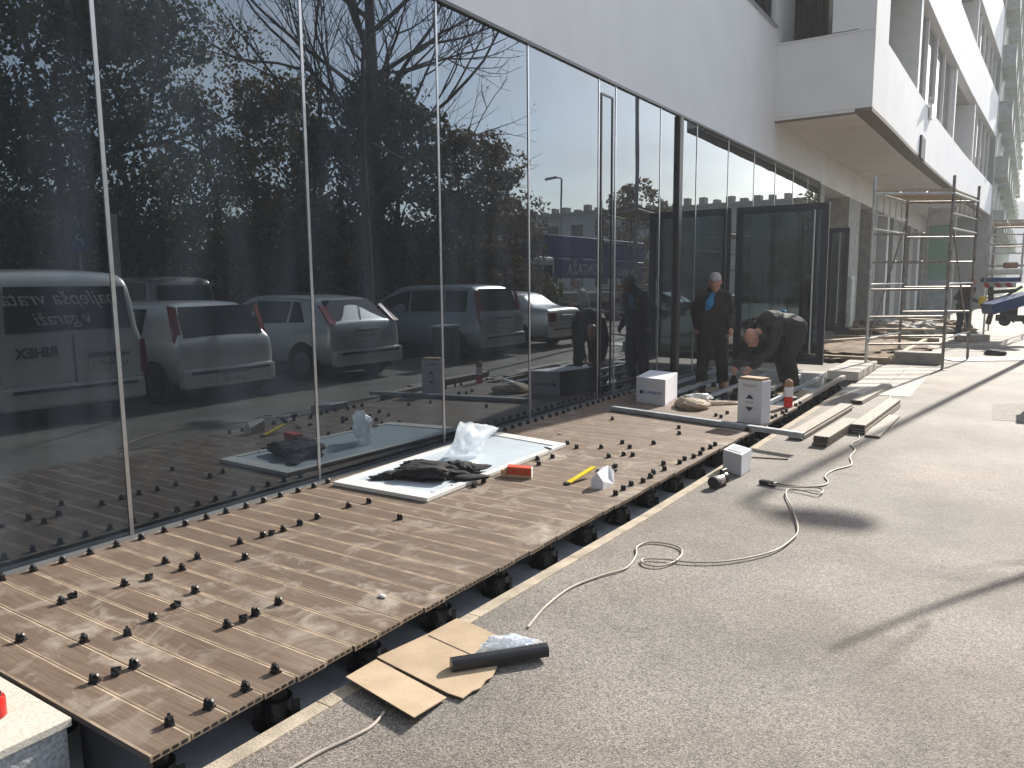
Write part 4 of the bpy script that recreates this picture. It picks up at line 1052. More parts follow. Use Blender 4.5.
# ================================================================== CARS (parked nose-out behind the pavement, seen in the glass)
def car(spec, x0, y0, label, name='parked_car'):
    """length runs along +x from the rear bumper, centred on y0"""
    e=empty(name,(x0,y0,ZA),label,'car' if name!='parked_van' else 'van','vehicles parked facing away from the shop front')
    st=spec['st']; W=spec['w']/2; pm=mat('paint',spec['col'],.3,.25,var=.05,coat=.8)
    S=[]
    # interpolate stations
    for (a,b) in zip(st,st[1:]):
        n=max(1,int((b[0]-a[0])/.22+.5))
        for k in range(n): t=k/n; S.append([p+(q-p)*t for p,q in zip(a,b)])
    S.append(list(st[-1]))
    def ring(s):   # x, zb, zbelt, zroof, wfac, wroof
        x,zb,zt,zr,wf,wr=s; w=W*wf
        half=[(0,zb),(w*.80,zb),(w*.95,zb+.07),(w,zb+.25),(w*1.0,(zb+zt)/2+.05),(w*.975,zt-.05),(w*.94,zt),(W*wr*wf*1.02+(w*.94-W*wr*wf)*.12*0,max(zr-.06,zt+.001)),(W*wr*wf*.90,max(zr-.012,zt+.002)),(W*wr*wf*.5,zr+.006),(0,zr+.01)]
        if zr-zt<.08: 
            half[7]=(w*.90,zt+.003+(zr-zt)*.5); half[8]=(w*.80,zt+.006+(zr-zt)*.8); half[9]=(w*.45,zr+.012); half[10]=(0,zr+.018)
        return half
    m=MB(); vs=[]
    N=0
    for s in S:
        h=ring(s); full=[(x_,z_) for x_,z_ in h]+[(-x_,z_) for x_,z_ in h[-2:0:-1]]
        N=len(full)
        vs+=[(x0+s[0],y0+a,ZA+b) for a,b in full]
    fs=[]
    for i in range(len(S)-1):
        for k in range(N): fs.append((i*N+k,(i+1)*N+k,(i+1)*N+(k+1)%N,i*N+(k+1)%N))
    fs.append(list(range(N))); fs.append([(len(S)-1)*N+k for k in range(N)][::-1])
    m.add(vs,fs,0,True); bo=m.build('body',pm,e,sharp=180); sb=bo.modifiers.new('s','SUBSURF'); sb.levels=2; sb.render_levels=2
    def surf(s,k): 
        h=ring(s); return Vector((x0+s[0],y0+h[k][0],ZA+h[k][1]))
    def interp(x):
        for a,b in zip(S,S[1:]):
            if x<=b[0]: t=(x-a[0])/max(b[0]-a[0],1e-6); return [p+(q-p)*t for p,q in zip(a,b)]
        return S[-1]
    # side windows
    for sgn in (-1,1):
        for (xa,xb,xa2,xb2) in spec['side']:
            q=[]
            for (x,top) in ((xa,0),(xb,0),(xb2,1),(xa2,1)):
                s=interp(x); lo=surf(s,6); hi=surf(s,7)
                p=lo.lerp(hi,.9 if top else .08)
                if sgn<0: p.y=2*y0-p.y
                q.append(p+Vector((0,sgn*.008,0)))
            fc=(0,1,2,3) if sgn<0 else (3,2,1,0)
            v2=[p-Vector((0,sgn*.006,0)) for p in q]
            MB().add(q+v2,[fc,(7,6,5,4) if sgn<0 else (4,5,6,7)]).build('window',M_carglass,e)
    # rear window
    xa,za,wa,xb,zb_,wb=spec['rear']
    q=[Vector((x0+xa-.012,y0-wa,ZA+za)),Vector((x0+xa-.012,y0+wa,ZA+za)),Vector((x0+xb-.012,y0+wb,ZA+zb_)),Vector((x0+xb-.012,y0-wb,ZA+zb_))]
    nrm=(q[1]-q[0]).cross(q[3]-q[0]).normalized()
    if nrm.x>0: nrm=-nrm
    bow=(q[0]+q[1])/2; 
    MB().add([v+nrm*.004 for v in q]+[v-nrm*.02 for v in q],[(3,2,1,0),(4,5,6,7),(0,1,5,4),(1,2,6,5),(2,3,7,6),(3,0,4,7)]).build('rear_window',M_carglass,e)
    MB().tube([q[0].lerp(q[1],.45)+nrm*.02,q[0].lerp(q[2],.72)+nrm*.02],.007,5).build('wiper',M_blackm,e)
    # front windscreen
    if 'front' in spec:
        xa,za,wa,xb,zb_,wb=spec['front']
        q=[Vector((x0+xa+.02,y0-wa,ZA+za)),Vector((x0+xa+.02,y0+wa,ZA+za)),Vector((x0+xb+.02,y0+wb,ZA+zb_)),Vector((x0+xb+.02,y0-wb,ZA+zb_))]
        MB().add([v+Vector((.012,0,.012)) for v in q]+[v-Vector((.01,0,.01)) for v in q],[(0,1,2,3),(7,6,5,4),(0,4,5,1),(1,5,6,2),(2,6,7,3),(3,7,4,0)]).build('windscreen',M_carglass,e)
    # lights
    M_tail=mat('tail_lamp',(.30,.01,.012),.15,var=.2,coat=1)
    for sgn in (-1,1):
        MB().add([(x0+a,y0+sgn*b,ZA+c) for a,b,c in spec['tail']]+[(x0+a+.05,y0+sgn*b,ZA+c) for a,b,c in spec['tail']],
            ([tuple(range(len(spec['tail']))),tuple(range(len(spec['tail']),2*len(spec['tail'])))[::-1]]+[(i,(i+1)%len(spec['tail']),(i+1)%len(spec['tail'])+len(spec['tail']),i+len(spec['tail'])) for i in range(len(spec['tail']))])).build('tail_light',M_tail,e)
    # bumper, trim, plate
    bz=spec.get('bz',.42)
    MB().bb(x0-.05,x0+.12,y0-W*.93,y0+W*.93,ZA+bz-.18,ZA+bz+.10).build('bumper',pm if spec.get('pb',1) else M_blackm,e,bevel=.04)
    MB().bb(x0-.062,x0-.045,y0-W*.8,y0+W*.8,ZA+bz+.02,ZA+bz+.06).build('bumper_strip',M_blackm,e)
    px_,pzz,py_=spec['plate']
    pl=MB().bb(x0+px_-.012,x0+px_,y0+py_-.27,y0+py_+.27,ZA+pzz-.06,ZA+pzz+.06).build('number_plate',M_pvc,e)
    text_mesh(spec['reg'],'plate_text',.10,M_ink,(x0+px_-.014,y0+py_,ZA+pzz-.035),(0,-1,0),(0,0,1),e)
    MB().bb(x0+px_-.03,x0+px_+.02,y0+py_-.25,y0+py_+.25,ZA+pzz+.09,ZA+pzz+.12).build('boot_handle',M_alu if spec.get('chrome') else M_blackm,e,bevel=.006)
    MB().bb(x0+.15,x0+st[-1][0]-.1,y0-W*.8,y0+W*.8,ZA+.16,ZA+.32).build('underbody',M_blackm,e)
    # mirrors
    xm=spec['xm']
    for sgn in (-1,1): MB().box((x0+xm,y0+sgn*(W+.08),ZA+spec['zm']),(.10,.20,.14)).build('wing_mirror',pm,e,bevel=.03)
    r=spec.get('r',.31)
    for xw in spec['wh']:
        for sgn in (-1,1):
            c=Vector((x0+xw,y0+sgn*(W-.10),ZA+r))
            MB().lathe([(r+.05,0),(r+.05,.006)],c+Vector((0,sgn*.0,0))+Vector((0,sgn*.095,0)),24,axis=(0,sgn,0)).build('wheel_arch',M_blackm,e)
            w_=MB().lathe([(r*.62,-.10),(r*.95,-.10),(r,-.07),(r,.07),(r*.95,.105),(r*.64,.11)],c,28,axis=(0,sgn,0)).build('wheel',M_tyre,e)
            m=MB(); m.lathe([(r*.60,.095),(r*.62,.112),(r*.1,.118)],c,28,axis=(0,sgn,0))
            m.build('rim',M_rim,w_)
    return e
# x, z bottom, z belt, z roof, width factor, roof width factor
small=dict(w=1.66,col=(.85,.85,.83),r=.29,
  st=[(0,.30,.72,.74,.88,.8),(.06,.28,.90,.92,.97,.8),(.10,.26,.92,.96,.98,.8),(.42,.25,.94,1.42,1,.76),(.8,.25,.93,1.45,1,.76),(2.0,.25,.90,1.44,1,.76),(2.55,.25,.88,1.30,1,.74),(3.05,.25,.86,.90,1,.8),(3.6,.25,.72,.76,.96,.8),(3.82,.3,.5,.55,.85,.8)],
  side=[(.95,1.75,.95,1.70),(1.82,2.95,1.78,2.45)], rear=(.10,.97,.66,.36,1.38,.56), front=(3.02,.93,.66,2.2,1.42,.56),
  tail=[(.035,.70,.62),(.05,.80,.62),(.28,.74,1.40),(.24,.66,1.38)],bz=.42,plate=(-.06,.34,0),reg='LJ KA-281',xm=2.8,zm=.95,wh=(.62,3.05))
hatch=dict(w=1.78,col=(.62,.65,.66),r=.32,chrome=1,
  st=[(0,.30,.74,.76,.88,.8),(.08,.28,.98,1.0,.97,.8),(.14,.26,1.0,1.04,.98,.8),(.62,.25,1.0,1.44,1,.74),(1.2,.25,.98,1.49,1,.74),(2.3,.25,.94,1.48,1,.74),(2.9,.25,.92,1.28,1,.74),(3.35,.25,.90,.95,1,.8),(4.0,.25,.78,.82,.96,.8),(4.3,.3,.55,.58,.85,.8)],
  side=[(.75,1.15,1.0,1.15),(1.22,2.15,1.22,2.1),(2.22,3.2,2.18,2.75)], rear=(.15,1.04,.70,.58,1.40,.56), front=(3.3,.98,.70,2.5,1.42,.56),
  tail=[(.05,.72,1.0),(.06,.86,1.0),(.42,.76,1.32),(.38,.64,1.30)],bz=.45,plate=(.02,.78,0),reg='LJ 48-CNE',xm=3.1,zm=1.0,wh=(.75,3.4))
mpv=dict(w=1.78,col=(.42,.48,.53),r=.32,
  st=[(0,.30,.80,.82,.9,.8),(.05,.28,1.0,1.02,.98,.8),(.09,.26,1.02,1.06,.98,.84),(.30,.25,1.02,1.60,1,.80),(.8,.25,1.0,1.64,1,.80),(2.5,.25,.98,1.62,1,.79),(3.1,.25,.96,1.36,1,.78),(3.55,.25,.94,.98,1,.8),(4.1,.25,.80,.84,.96,.8),(4.35,.3,.55,.58,.85,.8)],
  side=[(.42,1.05,.45,1.05),(1.12,2.1,1.12,2.1),(2.17,3.4,2.17,2.95)], rear=(.08,1.06,.70,.26,1.54,.62), front=(3.5,1.0,.7,2.6,1.56,.6),
  tail=[(.02,.74,.80),(.03,.87,.80),(.20,.80,1.50),(.16,.70,1.50)],bz=.45,plate=(.0,.80,0),reg='LJ 92-HDP',xm=3.3,zm=1.05,wh=(.75,3.45))
sedan=dict(w=1.76,col=(.75,.76,.77),r=.31,
  st=[(0,.30,.80,.82,.9,.8),(.06,.28,.98,1.0,.97,.8),(.55,.26,1.0,1.03,1,.8),(1.15,.25,.98,1.38,1,.72),(1.6,.25,.96,1.44,1,.72),(2.4,.25,.94,1.44,1,.72),(3.0,.25,.92,1.22,1,.72),(3.4,.25,.90,.94,1,.8),(4.2,.25,.76,.8,.96,.8),(4.5,.3,.52,.56,.85,.8)],
  side=[(1.1,2.1,1.35,2.1),(2.17,3.25,2.17,2.8)], rear=(.62,1.02,.66,1.12,1.35,.55), front=(3.35,.97,.68,2.55,1.39,.55),
  tail=[(-.01,.50,.68),(-.0,.84,.68),(.02,.84,.90),(.0,.50,.90)],bz=.45,plate=(-.01,.72,0),reg='KP 17-RTA',xm=3.1,zm=1.0,wh=(.95,3.5),chrome=1)
van=dict(w=1.84,col=(.78,.79,.77),r=.32,
  st=[(0,.32,1.05,1.08,.93,.9),(.03,.30,1.10,1.16,.98,.9),(.10,.28,1.10,1.72,1,.90),(.22,.28,1.08,1.86,1,.90),(.8,.28,1.06,1.90,1,.90),(2.6,.28,1.04,1.88,1,.88),(3.2,.28,1.02,1.55,1,.86),(3.55,.28,1.0,1.05,1,.85),(4.1,.28,.86,.9,.96,.8),(4.4,.3,.6,.62,.86,.8)],
  side=[(.35,1.1,.35,1.1),(1.2,2.2,1.2,2.2),(2.3,3.4,2.3,3.0)], rear=(.015,1.14,.74,.065,1.68,.70), front=(3.5,1.08,.72,2.7,1.8,.66),
  tail=[(-.01,.84,.55),(-.01,.92,.55),(.02,.92,.98),(.02,.85,.98)],bz=.40,plate=(-.02,.72,.42),reg='LJ NS-07U',xm=3.3,zm=1.15,wh=(.75,3.55))
vx=.55
vn=car(van,vx,4.92,'pale panel van with script lettering on its rear window and plate, parked nearest the camera','parked_van')
text_mesh('najlep\u0161a vrata','script_text',.25,M_white,(vx+.020,4.86,ZA+1.46),(0,-1,0),(.05,0,1),vn,shear=.45,extr=.004)
text_mesh('v gara\u017ei','script_text',.22,M_white,(vx+.003,4.86,ZA+1.22),(0,-1,0),(.05,0,1),vn,shear=.45,extr=.004)
text_mesh('RIHEX','door_text',.17,M_ink,(vx-.010,4.50,ZA+.84),(0,-1,0),(0,0,1),vn,align='CENTER',extr=.004,bold=.004)
MB().bb(vx-.02,vx-.002,4.912,4.928,ZA+.45,ZA+1.08).build('door_gap',M_blackm,vn)
car(small,.42,7.05,'small white hatchback with tall red tail lights parked beside the van')
car(hatch,.42,9.95,'silver grey hatchback with sloping rear window parked between the small hatchback and the people carrier')
car(mpv,.45,14.35,'blue grey people carrier parked beyond the silver hatchback')
car(sedan,.52,17.4,'pale saloon car with a flat boot lid, farthest in the parked row')
M_van2=dict(van); M_van2['col']=(.55,.56,.56); M_van2['reg']='LJ 30-TEC'
car(M_van2,8.2,11.6,'white van parked in the second row behind the silver hatchback','parked_van')
car(dict(hatch,col=(.03,.04,.05)),8.0,16.2,'dark hatchback parked in the second row under the bare tree')
car(dict(small,col=(.25,.27,.28)),8.3,6.2,'grey small hatchback parked in the second row behind the white one')
# green utility cabinet between cars
uc=empty('green_cabinet',(.42,12.2,ZA),'dark green utility cabinet standing between two parked cars','cabinet')
MB().bb(.3,.6,11.9,12.5,ZA+.06,ZA+.80).build('body',mat('dark_green',(.03,.06,.045),.5),uc,bevel=.01)
MB().bb(.28,.62,11.88,12.52,ZA+.801,ZA+.84).build('lid',M_galv,uc); MB().bb(.33,.57,11.93,12.47,ZA,ZA+.058).build('plinth',M_conc,uc)
MB().bb(.293,.299,12.19,12.21,ZA+.08,ZA+.78).build('door_gap',M_blackm,uc)

# truck with crane
tk=empty('crane_truck',(6.5,28,ZA),'truck with pale cab and folded dark blue crane boom','truck')
M_cab=mat('cab_paint',(.70,.73,.72),.4,var=.1); M_boom=mat('boom_blue',(.07,.08,.30),.4,var=.2)
tx=5.2
m=MB(); m.bb(tx,tx+2.3,23.0,25.0,ZA+.6,ZA+2.6); m.build('cab',M_cab,tk,bevel=.12)
for a,b in ((23.3,24.0),(24.1,24.8)): MB().bb(tx-.012,tx+.0,a,b,ZA+1.55,ZA+2.3).build('window',M_carglass,tk)
MB().bb(tx+.15,tx+2.15,22.985,22.999,ZA+1.5,ZA+2.4).build('windscreen',M_carglass,tk)
MB().bb(tx+.1,tx+2.2,25.1,33,ZA+.85,ZA+1.2).build('flatbed',M_beigep,tk); MB().bb(tx+.3,tx+2.0,23.2,32.8,ZA+.5,ZA+.84).build('chassis',M_blackm,tk)
m=MB(); m.prism([(0,0)]*0+[(tx+.5,25.3),(tx+1.4,25.3),(tx+1.4,34),(tx+.5,34)],ZA+2.65,ZA+3.45); m.build('boom',M_boom,tk,bevel=.03)
MB().bb(tx+.3,tx+1.6,26,33.5,ZA+1.8,ZA+2.55).build('lower_boom',M_boom,tk,bevel=.03)
m=MB(); m.tube([(tx+.9,25.4,ZA+3.2),(tx+.9,24.6,ZA+3.0),(tx+.9,24.9,ZA+2.4),(tx+.9,25.6,ZA+1.2)],[.4,.34,.3,.3],8); m.build('slew_column',M_boom,tk)
text_mesh('MONTA\u017dA','boom_text',.62,M_white,(tx+.29,28.0,ZA+1.95),(0,-1,0),(0,0,1),tk,extr=.01); 
text_mesh('DVIGALO','boom_text',.5,M_white,(tx+.29,31.6,ZA+1.95),(0,-1,0),(0,0,1),tk,extr=.01)
for yw in (24.1,30.2,31.4):
    for s_ in (0,1):
        c=(tx+.2+s_*1.9,yw,ZA+.5); w_=MB().lathe([(.3,-.14),(.48,-.14),(.5,-.1),(.5,.1),(.48,.14),(.3,.14)],c,20,axis=(1,0,0)).build('wheel',M_tyre,tk)
        MB().lathe([(.28,-.15),(.28,.15)],c,16,axis=(1,0,0)).build('rim',M_rim,w_)
# lamp posts
def lamp(x,y,h,arm,label,rz=0,head=(.62,.34)):
    e=empty('street_lamp',(x,y,ZA),label,'lamp post','street lamps')
    MB().tube([(x,y,ZA),(x,y,ZA+1.2),(x,y,ZA+h)],[.085,.07,.055],12).build('pole',M_galv,e)
    d=Vector((math.cos(rz),math.sin(rz),0))
    MB().tube([Vector((x,y,ZA+h-.05)),Vector((x,y,ZA+h+.05))+d*.08,Vector((x,y,ZA+h+.10))+d*arm],.045,8).build('arm',M_galv,e)
    c=Vector((x,y,ZA+h+.10))+d*(arm+head[0]/2)
    m=MB(); mt=Matrix.Rotation(rz,3,'Z')
    pr=[(-.5,0,.3),(-.3,.0,.8),(0,0,1),(.3,0,.9),(.5,0,.35)]
    vs=[];
    for t,_,w in pr:
        for (yy_,zz_) in ((-1,0),(-.6,.09),(0,.12),(.6,.09),(1,0),(0,-.05)):
            vs.append(c+mt@Vector((t*head[0],yy_*w*head[1]/2,zz_)))
    fs=[(i*6+k,(i+1)*6+k,(i+1)*6+(k+1)%6,i*6+(k+1)%6) for i in range(4) for k in range(6)]+[tuple(range(6)),tuple(24+k for k in range(6))[::-1]]
    m.add(vs,fs); m.build('lamp_head',M_galv,e); return e
SAZ=8.2; SEL=32.
k=math.cos(R(SEL))/math.sin(R(SEL)); 
hs=Vector((-1.64,5.74))
Hl=10.2; Ls=(Hl)*k
lx,ly=hs.x+Ls*math.sin(R(SAZ)),hs.y+Ls*math.cos(R(SAZ))
lamp(lx,ly,Hl,.28,'tall street lamp at the pavement edge whose shadow crosses the asphalt',R(5),(.68,.50))
v=MIR(P(563,178,8.0)); lamp(v.x,v.y,8.1,.5,'far street lamp in front of the long low building',R(20),(1.1,.45))
# P sign
v=MIR(PD(80,240,16))
ps=empty('parking_sign',(v.x,v.y,ZA),'blue parking sign with white letter P on a thin pole','sign')
MB().bb(v.x-.008,v.x+.008,v.y-.17,v.y+.17,v.z-.25,v.z+.25).build('plate',mat('sign_blue',(.02,.06,.28),.4),ps)
text_mesh('P','letter',.36,M_white,(v.x-.010,v.y,v.z-.12),(0,-1,0),(0,0,1),ps)
MB().tube([(v.x+.04,v.y,ZA),(v.x+.04,v.y,v.z+.4)],.03,8).build('pole',M_galv,ps)
v=MIR(PD(117,280,14.5)); tag(MB().tube([(v.x,v.y,ZA),(v.x,v.y,ZA+3.0)],.06,8).build('steel_post',M_scafl),'pale steel post standing among the trees by the parking sign','post')
# long low building with chimneys
lb=empty('long_building',(22,72,ZA),'long low grey building with many roof chimneys beyond the car park','building')
M_lb=mat('grey_render',(.78,.80,.83),.85,var=.1,scale=.3)
MB().bb(7,48,70,82,ZA,8.2).build('wall',M_lb,lb)
MB().bb(6.6,48.4,69.6,82.4,8.201,8.5).build('roof',M_beigep,lb)
for i in range(30):
    x=8+i*1.3; h=random.uniform(.25,.75); MB().bb(x,x+random.uniform(.35,.6),70.5,71.5,8.501,8.5+h).build('chimney',M_conc,lb)
for i in range(14):
    for j in range(3):
        MB().bb(8.2+i*2.8,9.6+i*2.8,69.985,69.998,1.0+j*2.5,2.2+j*2.5).build('window',M_wglass,lb)

# ================================================================== TREES
def leaf_cloud(m,cen,rad,n,size,rng,shell=.55,mi=0):
    n=int(n*1.45); size*=.74
    for _ in range(n):
        while True:
            p=Vector((rng.uniform(-1,1),rng.uniform(-1,1),rng.uniform(-1,1)))
            if .0<p.length<1: break
        p=p.normalized()*(shell+(1-shell)*rng.random()) if rng.random()<.7 else p
        q=Vector((cen[0]+p.x*rad[0],cen[1]+p.y*rad[1],cen[2]+p.z*rad[2]))
        a=Vector((rng.gauss(0,1),rng.gauss(0,1),rng.gauss(0,1))).normalized(); b=a.orthogonal().normalized()
        s=size*rng.uniform(.6,1.4); c=a.cross(b)
        b=b*s; c=c*s*.6
        m.add([q-b,q+c*.9,q+b,q-c],[(0,1,2,3)],mi)
def branches(m,p,d,L,r,depth,rng,tips,bend=.25,up=.15,split=3,ratio=.72):
    pts=[p]; q=p.copy(); dd=d.copy(); n=4
    for i in range(n):
        dd=(dd+Vector((rng.gauss(0,bend),rng.gauss(0,bend),rng.gauss(0,bend)+up))*.35).normalized()
        q=q+dd*L/n; pts.append(q.copy())
    rr=[r*(1-.42*i/n) for i in range(n+1)]
    m.tube(pts,rr,7 if r>.05 else 4,cap=False)
    if depth==0: tips.append(q); return
    for k in range(split):
        t=rng.uniform(.45,1) if k else 1
        s=pts[min(n,int(t*n))]; a=rng.uniform(0,2*math.pi); sp=rng.uniform(.45,.95) if k else .25
        o=dd.orthogonal().normalized(); o=Matrix.Rotation(a,3,dd)@o
        nd=(dd*math.cos(sp)+o*math.sin(sp)).normalized()
        branches(m,s,nd,L*ratio*rng.uniform(.8,1.1),r*.58,depth-1,rng,tips,bend,up,split,ratio)
def tree(x,y,h,cr,n,lm,label,seed,name='leafy_tree',trunk=.16,base=.25,clumps=26,size=.11,shape=1.0):
    rng=random.Random(seed)
    e=empty(name,(x,y,ZA),label,'tree','trees beyond the car park')
    t=MB(); tips=[]
    branches(t,Vector((x,y,ZA)),Vector((0,0,1)),h*.42,trunk,3,rng,tips,.2,.25,3,.62)
    t.build('trunk',M_bark,e)
    m=MB()
    clumps=int(clumps*1.9)
    for i in range(clumps):
        zz=base*h+(1-base)*h*((i+.5)/clumps); f=math.sin(math.pi*min(1,max(.06,(zz/h-base+.08)/(1-base+.12))))**.6
        a=rng.uniform(0,6.28); rr=cr*f*math.sqrt(rng.uniform(.02,.95))
        c=(x+math.cos(a)*rr,y+math.sin(a)*rr,ZA+zz); s=cr*rng.uniform(.15,.34)
        leaf_cloud(m,c,(s,s,s*.75),int(n/clumps),size,rng)
    m.build('crown',lm,e)
    return e
def at_m(px,dep): v=MIR(PD(px,280,dep)); return v.x,v.y
x,y=at_m(70,17);  tree(x,y,11,3.0,15000,M_leafd,'tall dense dark tree at the near end of the car park',1,base=.20,clumps=54,size=.10)
x,y=at_m(-40,21);  tree(x,y,9,2.4,6000,M_leafd,'dark tree beyond the tall dense one at the far left of the reflection',8,base=.1,clumps=30,size=.10)
x,y=at_m(150,20); tree(x,y,9.3,2.4,9000,M_leafg,'green tree next to the tall dense dark one, lighter in the crown',2,base=.24,clumps=40,size=.10)
x,y=at_m(222,24); tree(x,y,9.6,2.5,3400,M_leafb,'thinly leaved brownish tree with sky showing through',3,base=.25,clumps=46,size=.085,trunk=.13)
x,y=at_m(290,25); tree(x,y,7.9,2.5,11000,M_leafb,'rusty green rounded tree behind the grey van',4,base=.08,clumps=60,size=.11)
x,y=at_m(385,22); tree(x,y,7.0,2.7,17000,M_leafd,'broad dark tree crown behind the bare limbed tree',5,base=.05,clumps=80,size=.11)
x,y=at_m(476,24); tree(x,y,6.1,2.0,13000,M_leafb,'small bushy tree at the right of the bare limbed tree',16,base=.04,clumps=70,size=.09)
x,y=at_m(512,27); tree(x,y,4.4,1.7,6500,M_leafb,'low spreading shrub tree beside the truck',7,base=.03,clumps=40,size=.09)
x,y=at_m(636,50); tree(x,y,7.8,2.6,3500,M_leafb,'far thin tree in front of the long building',9,base=.15,clumps=24,size=.16)
x,y=at_m(812,60); tree(x,y,8.2,3.2,3500,M_leafg,'yellowing far tree at the end of the long building',10,base=.1,clumps=24,size=.18)
# bare limbed tree
x,y=at_m(376,22); rng=random.Random(44)
e=empty('bare_tree',(x,y,ZA),'large nearly bare tree with long rising limbs over the car park','tree','trees beyond the car park')
t=MB(); tips=[]
b0=Vector((x,y,ZA)); t.tube([b0,b0+Vector((.02,0,1.5)),b0+Vector((.05,.05,4.2))],[.36,.29,.24],10,cap=False)
top=b0+Vector((.05,.05,4.15))
t.tube([top,top+Vector((0,.05,3.)),top+Vector((.1,.1,7.5))],[.23,.17,.09],8,cap=False)
for i in range(17):
    s=top+Vector((0,0,-1.3+i*.4)); a=i*2.4+.6; el=rng.uniform(.2,.95)
    dd=Vector((math.cos(a)*math.cos(el),math.sin(a)*math.cos(el),math.sin(el)))
    branches(t,s,dd,rng.uniform(2.8,3.6),.07,4,rng,tips,.20,.24,3,.68)
t.build('trunk',M_bark,e)
m=MB()
for p in tips:
    if rng.random()<.2: leaf_cloud(m,p,(.3,.3,.25),4,.04,rng)
m.build('crown',M_leafb,e)
x,y=2.7,12.35; rng=random.Random(71)
e=empty('shadow_tree',(x,y,ZA),'added slim bare street tree between two parked cars, one long limb placed to shade the pavement','tree')
t=MB(); tips=[]; b0=Vector((x,y,ZA)); t.tube([b0,b0+Vector((0,0,2.2)),b0+Vector((-.05,-.1,4.4)),b0+Vector((.1,.2,7.0))],[.11,.095,.075,.03],8,cap=False)
# tree added for its shadow: this long limb's falls diagonally across the pavement
lp=[b0+Vector((-.05,-.05,3.1)),Vector((2.25,12.5,3.6)),Vector((1.75,12.4,3.9)),Vector((1.3,12.0,3.98)),Vector((1.0,11.45,3.97)),Vector((.66,10.8,3.96)),Vector((.32,10.05,3.95))]
t.tube(smooth_path(lp,4),[.055*(1-.75*i/24) for i in range(25)],7,cap=False)
for i in range(16):
    s=lp[2].lerp(lp[-1],rng.random())if i%2 else lp[1].lerp(lp[3],rng.random())
    branches(t,s,Vector((rng.uniform(-.5,.5),rng.uniform(-.8,.2),rng.uniform(-.1,.6))).normalized(),.35,.012,1,rng,tips,.2,.1,2,.7)
for i in range(12):
    s=b0+Vector((0,.05,3.5+i*.28)); a=rng.uniform(-1.2,1.5); branches(t,s,Vector((math.cos(a),math.sin(a),.8)).normalized(),.8,.022,2,rng,tips,.2,.25,3,.7)
t.build('trunk',M_bark,e)
# understory hedge and far wood as stuff
rng=random.Random(5); m=MB()
for i in range(260):
    px=rng.uniform(-120,545); dep=rng.uniform(25,32); xx,yy=at_m(px,dep); zz=rng.uniform(.2,(4.3 if px<330 else 3.2) if px<440 else 1.6)
    leaf_cloud(m,(xx,yy,zz),(1.3,1.3,.9),170,.13,rng,.3,rng.choice((0,0,1)))
tag(m.build('hedge',[M_leafd,M_leafg]),'dark tangled hedge and undergrowth along the back of the car park','hedge',kind='stuff')
hw=MB()
a_=[at_m(px,34) for px in (-200,0,200,400,540)]
hw.prism([(p[0],p[1]) for p in a_]+[(p[0]+1.2,p[1]+2) for p in a_[::-1]],ZA,3.0)
tag(hw.build('garden_wall',mat('dark_wall',(.06,.06,.055),.9,var=.3)),'dark boundary wall behind the hedge of the car park','wall')

hz=bpy.data.materials.new('haze_air'); hz.use_nodes=True; nt=hz.node_tree
for n in list(nt.nodes): nt.nodes.remove(n)
ho=nt.nodes.new('ShaderNodeOutputMaterial'); hv=nt.nodes.new('ShaderNodeVolumePrincipled'); hv.inputs['Color'].default_value=(.90,.93,.97,1); hv.inputs['Density'].default_value=.0016; hv.inputs['Anisotropy'].default_value=.3
nt.links.new(hv.outputs[0],ho.inputs['Volume'])
tag(MB().bb(-70,262,-90,405,-1.7,34).build('haze',hz),kind='stuff')
# ================================================================== LIGHT, SKY, CAMERA
wd=bpy.data.worlds.new('World'); scene.world=wd; wd.use_nodes=True; nt=wd.node_tree
for n in list(nt.nodes): nt.nodes.remove(n)
out=nt.nodes.new('ShaderNodeOutputWorld'); bg=nt.nodes.new('ShaderNodeBackground'); sky=nt.nodes.new('ShaderNodeTexSky')
sky.sky_type='NISHITA'; sky.sun_disc=False; sky.sun_elevation=R(SEL); sky.sun_rotation=R(SAZ); sky.dust_density=.9; sky.air_density=1.0; sky.ozone_density=1.2
tc=nt.nodes.new('ShaderNodeTexCoord'); sx=nt.nodes.new('ShaderNodeSeparateXYZ'); nt.links.new(tc.outputs['Generated'],sx.inputs[0])
mz=nt.nodes.new('ShaderNodeMath'); mz.operation='ADD'; mz.inputs[1].default_value=.22; nt.links.new(sx.outputs['Z'],mz.inputs[0])
cx=nt.nodes.new('ShaderNodeCombineXYZ')
for i,ax_ in enumerate('XY'):
    dv=nt.nodes.new('ShaderNodeMath'); dv.operation='DIVIDE'; nt.links.new(sx.outputs[ax_],dv.inputs[0]); nt.links.new(mz.outputs[0],dv.inputs[1]); nt.links.new(dv.outputs[0],cx.inputs[i])
cn_=nt.nodes.new('ShaderNodeTexNoise'); cn_.inputs['Scale'].default_value=1.3; cn_.inputs['Detail'].default_value=7; cn_.inputs['Roughness'].default_value=.55; nt.links.new(cx.outputs[0],cn_.inputs['Vector'])
cr=nt.nodes.new('ShaderNodeValToRGB'); cr.color_ramp.elements[0].position=.40; cr.color_ramp.elements[1].position=.70; cr.color_ramp.elements[0].color=(.12,.12,.12,1); cr.color_ramp.elements[1].color=(.65,.65,.65,1)
nt.links.new(cn_.outputs['Fac'],cr.inputs['Fac'])
mx=nt.nodes.new('ShaderNodeMix'); mx.data_type='RGBA'; nt.links.new(cr.outputs['Color'],mx.inputs[0]); nt.links.new(sky.outputs[0],mx.inputs[6]); mx.inputs[7].default_value=(6.7,6.6,6.5,1)
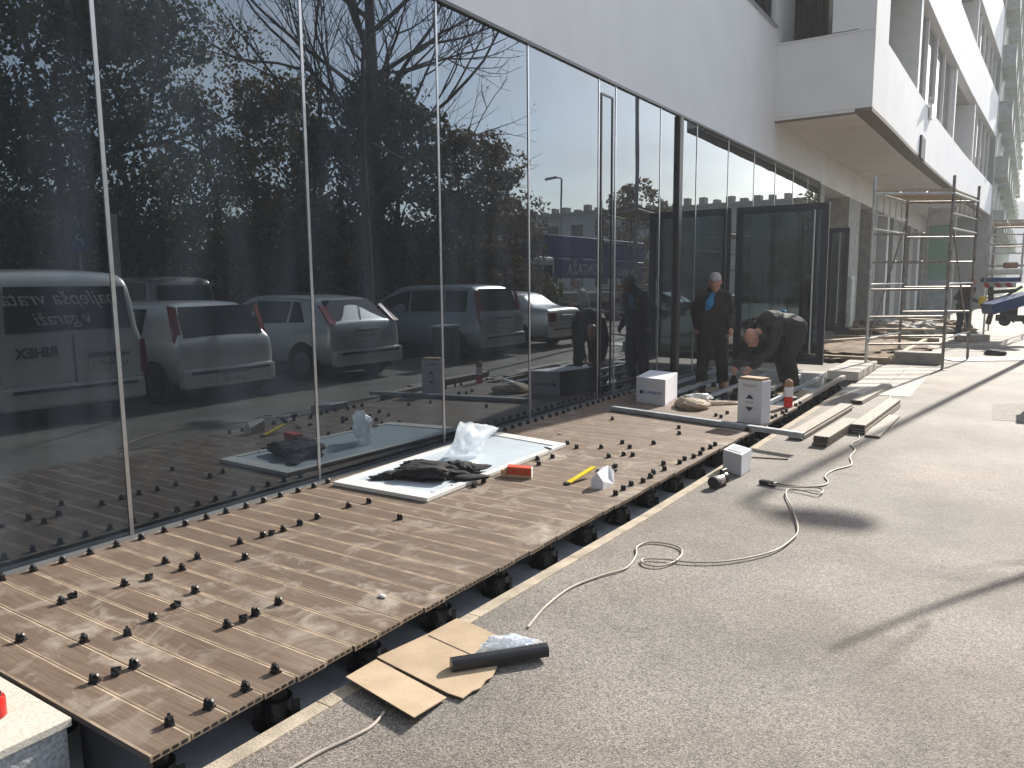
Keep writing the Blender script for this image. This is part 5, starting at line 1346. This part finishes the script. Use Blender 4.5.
dt=nt.nodes.new('ShaderNodeVectorMath'); dt.operation='DOT_PRODUCT'; nt.links.new(tc.outputs['Generated'],dt.inputs[0]); dt.inputs[1].default_value=(math.sin(R(SAZ))*.95,math.cos(R(SAZ))*.95,.28)
gr=nt.nodes.new('ShaderNodeMapRange'); gr.inputs[1].default_value=-1.0; gr.inputs[2].default_value=1.0; gr.inputs[3].default_value=.15; gr.inputs[4].default_value=1.55
nt.links.new(dt.outputs['Value'],gr.inputs[0])
gs=nt.nodes.new('ShaderNodeVectorMath'); gs.operation='SCALE'; nt.links.new(mx.outputs[2],gs.inputs[0]); nt.links.new(gr.outputs[0],gs.inputs['Scale'])
nt.links.new(gs.outputs[0],bg.inputs['Color']); bg.inputs['Strength'].default_value=.125; nt.links.new(bg.outputs[0],out.inputs['Surface'])
sd=bpy.data.lights.new('sun','SUN'); sd.energy=5.0; sd.angle=R(.53); sd.color=(1,.93,.83)
so=bpy.data.objects.new('sun',sd); col.objects.link(so)
ddir=Vector((math.sin(R(SAZ))*math.cos(R(SEL)),math.cos(R(SAZ))*math.cos(R(SEL)),math.sin(R(SEL))))
so.rotation_euler=ddir.to_track_quat('Z','Y').to_euler()
cam=bpy.data.cameras.new('camera'); co=bpy.data.objects.new('camera',cam); col.objects.link(co); scene.camera=co
cam.sensor_width=36; cam.lens=FPX/1024*36; cam.clip_end=2000; cam.clip_start=.05
co.location=(0,0,CH)
f=Vector((-math.sin(YAW)*math.cos(PITCH),math.cos(YAW)*math.cos(PITCH),-math.sin(PITCH)))
r=Vector((math.cos(YAW),math.sin(YAW),0)); uu=r.cross(f)
c_,s_=math.cos(ROLL),math.sin(ROLL)
r2=r*c_-uu*s_*1; u2=r*s_+uu*c_
r2=r*c_-uu*s_; u2=uu*c_+r*s_
co.matrix_world=Matrix.Translation((0,0,CH))@Matrix((r2,u2,-f)).transposed().to_4x4()
scene.view_settings.view_transform='Standard'; scene.view_settings.look='None'; scene.view_settings.exposure=.86; scene.view_settings.gamma=1
scene.render.engine='CYCLES'; scene.cycles.max_bounces=8; scene.cycles.caustics_reflective=False; scene.cycles.caustics_refractive=False
scene.cycles.transparent_max_bounces=12
